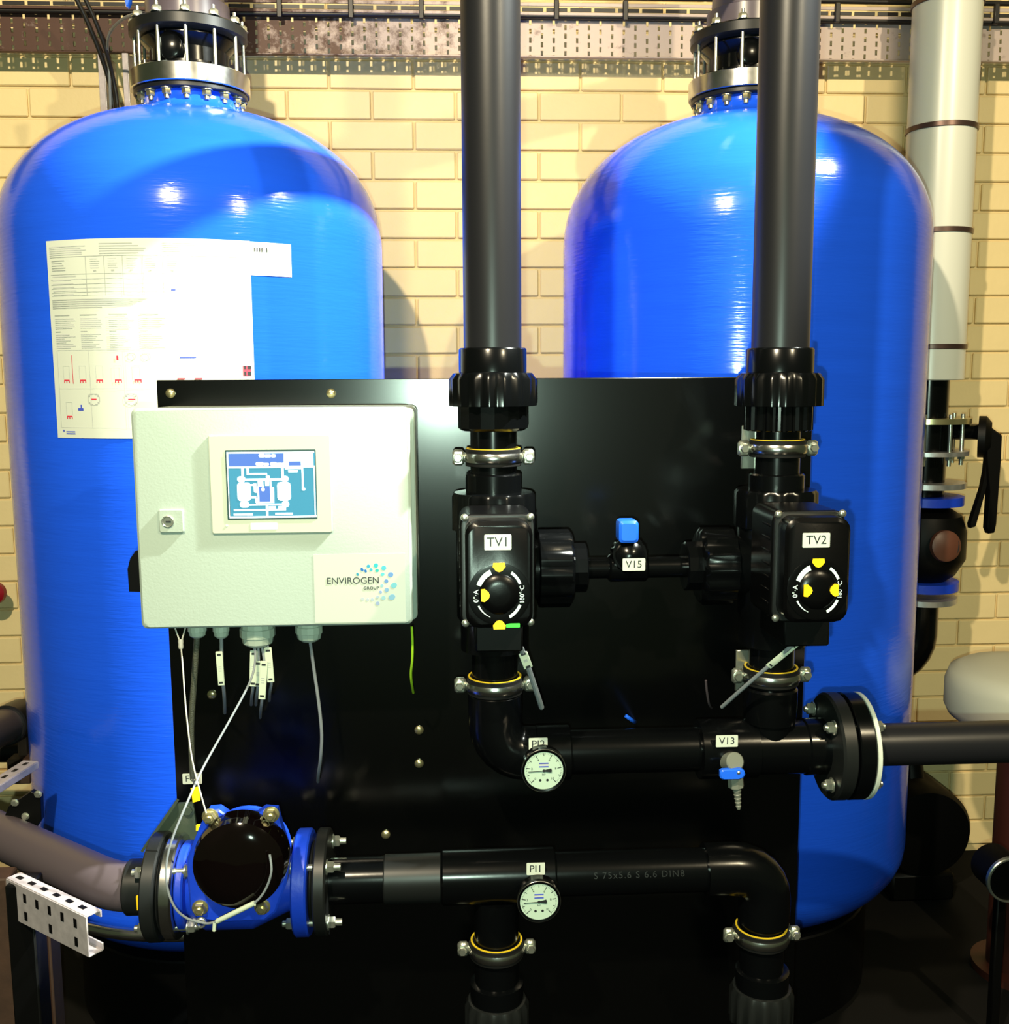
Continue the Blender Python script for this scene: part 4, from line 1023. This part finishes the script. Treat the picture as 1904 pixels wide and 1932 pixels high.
stm = meshof(MB().cyl((0, 0, zv(875) - zv(910)), (0, 0, zv(780) - zv(910)), .006, 10).lathe([(zv(864) - zv(910), .011), (zv(856) - zv(910) , .011)], (0, 0, 0), (0, 0, 1), 6), 'tie_bolt', M_bolt)
for k in range(8):
    a = R(45 * k + 15); put('tie_bolt', stm, (XR + m(62, YR) * math.cos(a), YR + m(62, YR) * math.sin(a), zv(910)), None, bt)
ps0, ps1 = P(1790, 815, YR - .02), P(1852, 815, YR - .02)
ob('stem', MB().cyl(ps0, ps1, m(15, YR), 20), M_black, bt)
ob('notch_plate', MB().lathe([(0, m(40, YR)), (.02, m(40, YR)), (.035, m(28, YR))], P(1846, 824, YR - .02), (1, -.55, 0), 28), M_dark, bt)
lv = [P(x, y, YR - .05) for x, y in ((1858, 800), (1886, 820), (1884, 870), (1875, 990), (1872, 1004), (1862, 1006), (1858, 996), (1862, 930), (1858, 860))]
ob('lever', MB().prism([(p.x, p.z) for p in lv], YR - .065, YR - .04, .004), M_dark, bt)
lv = [P(x, y, YR - .045) for x, y in ((1858, 870), (1864, 890), (1858, 925), (1838, 993), (1829, 996), (1828, 988), (1850, 920), (1856, 890))]
ob('latch_handle', MB().prism([(p.x, p.z) for p in lv], YR - .055, YR - .035, .003), M_dark, bt)
cv = thing('wall_meter', 'dark water meter with blue flanges low on the wall pipe', 'water meter', (XR, YR, zv(1130)))
ob('upper_flange', MB().lathe([(zv(950), m(72, YR)), (zv(934), m(72, YR))], (XR, YR, 0), (0, 0, 1), 40), M_meter, cv)
ob('lower_flange', MB().lathe([(zv(1108), m(70, YR)), (zv(1092), m(70, YR))], (XR, YR, 0), (0, 0, 1), 40), M_meter, cv)
ob('pale_flange', MB().lathe([(zv(1132), m(68, YR)), (zv(1122), m(68, YR))], (XR, YR, 0), (0, 0, 1), 40), M_zinc, cv)
ob('body', MB().lathe([(zv(1095), m(40, YR)), (zv(1080), m(62, YR)), (zv(1050), m(80, YR)), (zv(1000), m(80, YR)), (zv(970), m(70, YR)), (zv(955), m(45, YR))], (XR, YR, 0), (0, 0, 1), 32), M_dark, cv)
ob('brown_cap', MB().lathe([(0, m(30, YR)), (.012, m(29, YR)), (.018, m(22, YR)), (.020, .001)], P(1782, 1030, YR - .13), (0.1, -1, .1), 32), mat('brown_cap', (.10, .035, .02), .45), cv)
ob('cap_neck', MB().cyl(P(1782, 1030, YR - .13), P(1779, 1030, YR), m(26, YR), 24), M_dark, cv)
el = [(XR, YR, zv(1125)), (XR, YR, zv(1195))] + [(XR - .10 + .10 * math.cos(R(a)), YR, zv(1195) - .10 * math.sin(R(a))) for a in range(15, 91, 15)] + [(XR - .35, YR, zv(1195) - .10)]
ob('wall_elbow', MB().tube(el, m(36, YR), 28, smooth=False), M_black, label='black elbow pipe under the dark wall meter', cat='pipe')

# ------------------------------------------------------------------ vessel and pump at lower right
YV = 2.55
pv = P(1945, 1300, YV); rv = m(160, YV)
vs = thing('expansion_vessel', 'grey white round vessel top at the right edge', 'vessel', (pv.x, YV, 0))
zvt = P(1900, 1262, YV).z; zvb = P(1900, 1352, YV).z - .01
ob('domed_top', MB().lathe([(zvb, rv * .90), (zvb + .008, rv * .95), (zvb + .03, rv), (zvt - .045, rv), (zvt - .015, rv * .95), (zvt, rv * .82), (zvt + .012, rv * .5), (zvt + .016, .001)], (pv.x, YV, 0), (0, 0, 1), 64), M_vessel, vs, ang=60)
ob('red_column', MB().lathe([(.02, rv * .42), (zvb, rv * .42)], (pv.x + .02, YV, 0), (0, 0, 1), 32), M_red, vs)
ob('foot', MB().lathe([(0, rv * .6), (.02, rv * .6)], (pv.x + .02, YV, 0), (0, 0, 1), 32), M_red, vs)
c0 = P(1748, 1560, 2.92)
pm = thing('pump', 'black pump and motor in the dark at lower right', 'pump', (c0.x, c0.y + .1, 0))
ob('motor', MB().lathe([(0, .07), (.01, .13), (.03, .142), (.24, .142), (.26, .12), (.27, .02)], c0 + Vector((0, -.02, -.02)), (0, 1, 0), ribs=16, rib_depth=.006, ribbed=(3, 4)), M_dark, pm)
ob('pump_base', MB().box((c0.x, c0.y + .12, (c0.z - .15) / 2), (.20, .24, max(.05, c0.z - .15)), .01), M_dark, pm)
ob('connector', MB().tube([c0 + Vector((0, .1, .09)), c0 + Vector((0, .14, .17)), c0 + Vector((-.02, .18, .22))], .035, 16), M_dark, pm)
pr_ = P(1908, 1662, 2.2)
pe = thing('pipe_stub', 'black pipe stub with a thin bright steel rim in the dark at lower right', 'pipe', (pr_.x, pr_.y + .1, 0))
ob('steel_rim', MB().pipe_ring(pr_, (0, 1, 0), m(44, 2.2), m(49, 2.2), .012, 40, .002), M_bolt, pe, 'thin bright steel rim')
ob('stub', MB().cyl(pr_ + Vector((0, .004, 0)), pr_ + Vector((0, .09, 0)), m(44, 2.2), 32), M_dark, pe)
ob('stand', MB().box((pr_.x + .01, pr_.y + .06, (pr_.z - .03) / 2), (.022, .022, pr_.z - .03), .003), M_dark, pe)

# small coloured details
rw = P(-6, 1118, 3.17)
ob('red_handwheel', MB().lathe([(0, m(16, 3.17)), (.01, m(21, 3.17)), (.03, m(21, 3.17)), (.04, m(14, 3.17))], rw, (0, -1, .1), 24), mat('red_handwheel', (.25, .004, .01), .4), label='dark red handwheel at the left edge of the wall', cat='handwheel')
bh_ = [P(x, y, 2.60) for x, y in ((230, -30), (248, -30), (247, 4), (243, 14), (240, 15))]
ob('blue_handle', MB().prism([(p.x, p.z) for p in bh_], 2.59, 2.61, .002), M_handle, h1, 'tip of a blue handle')
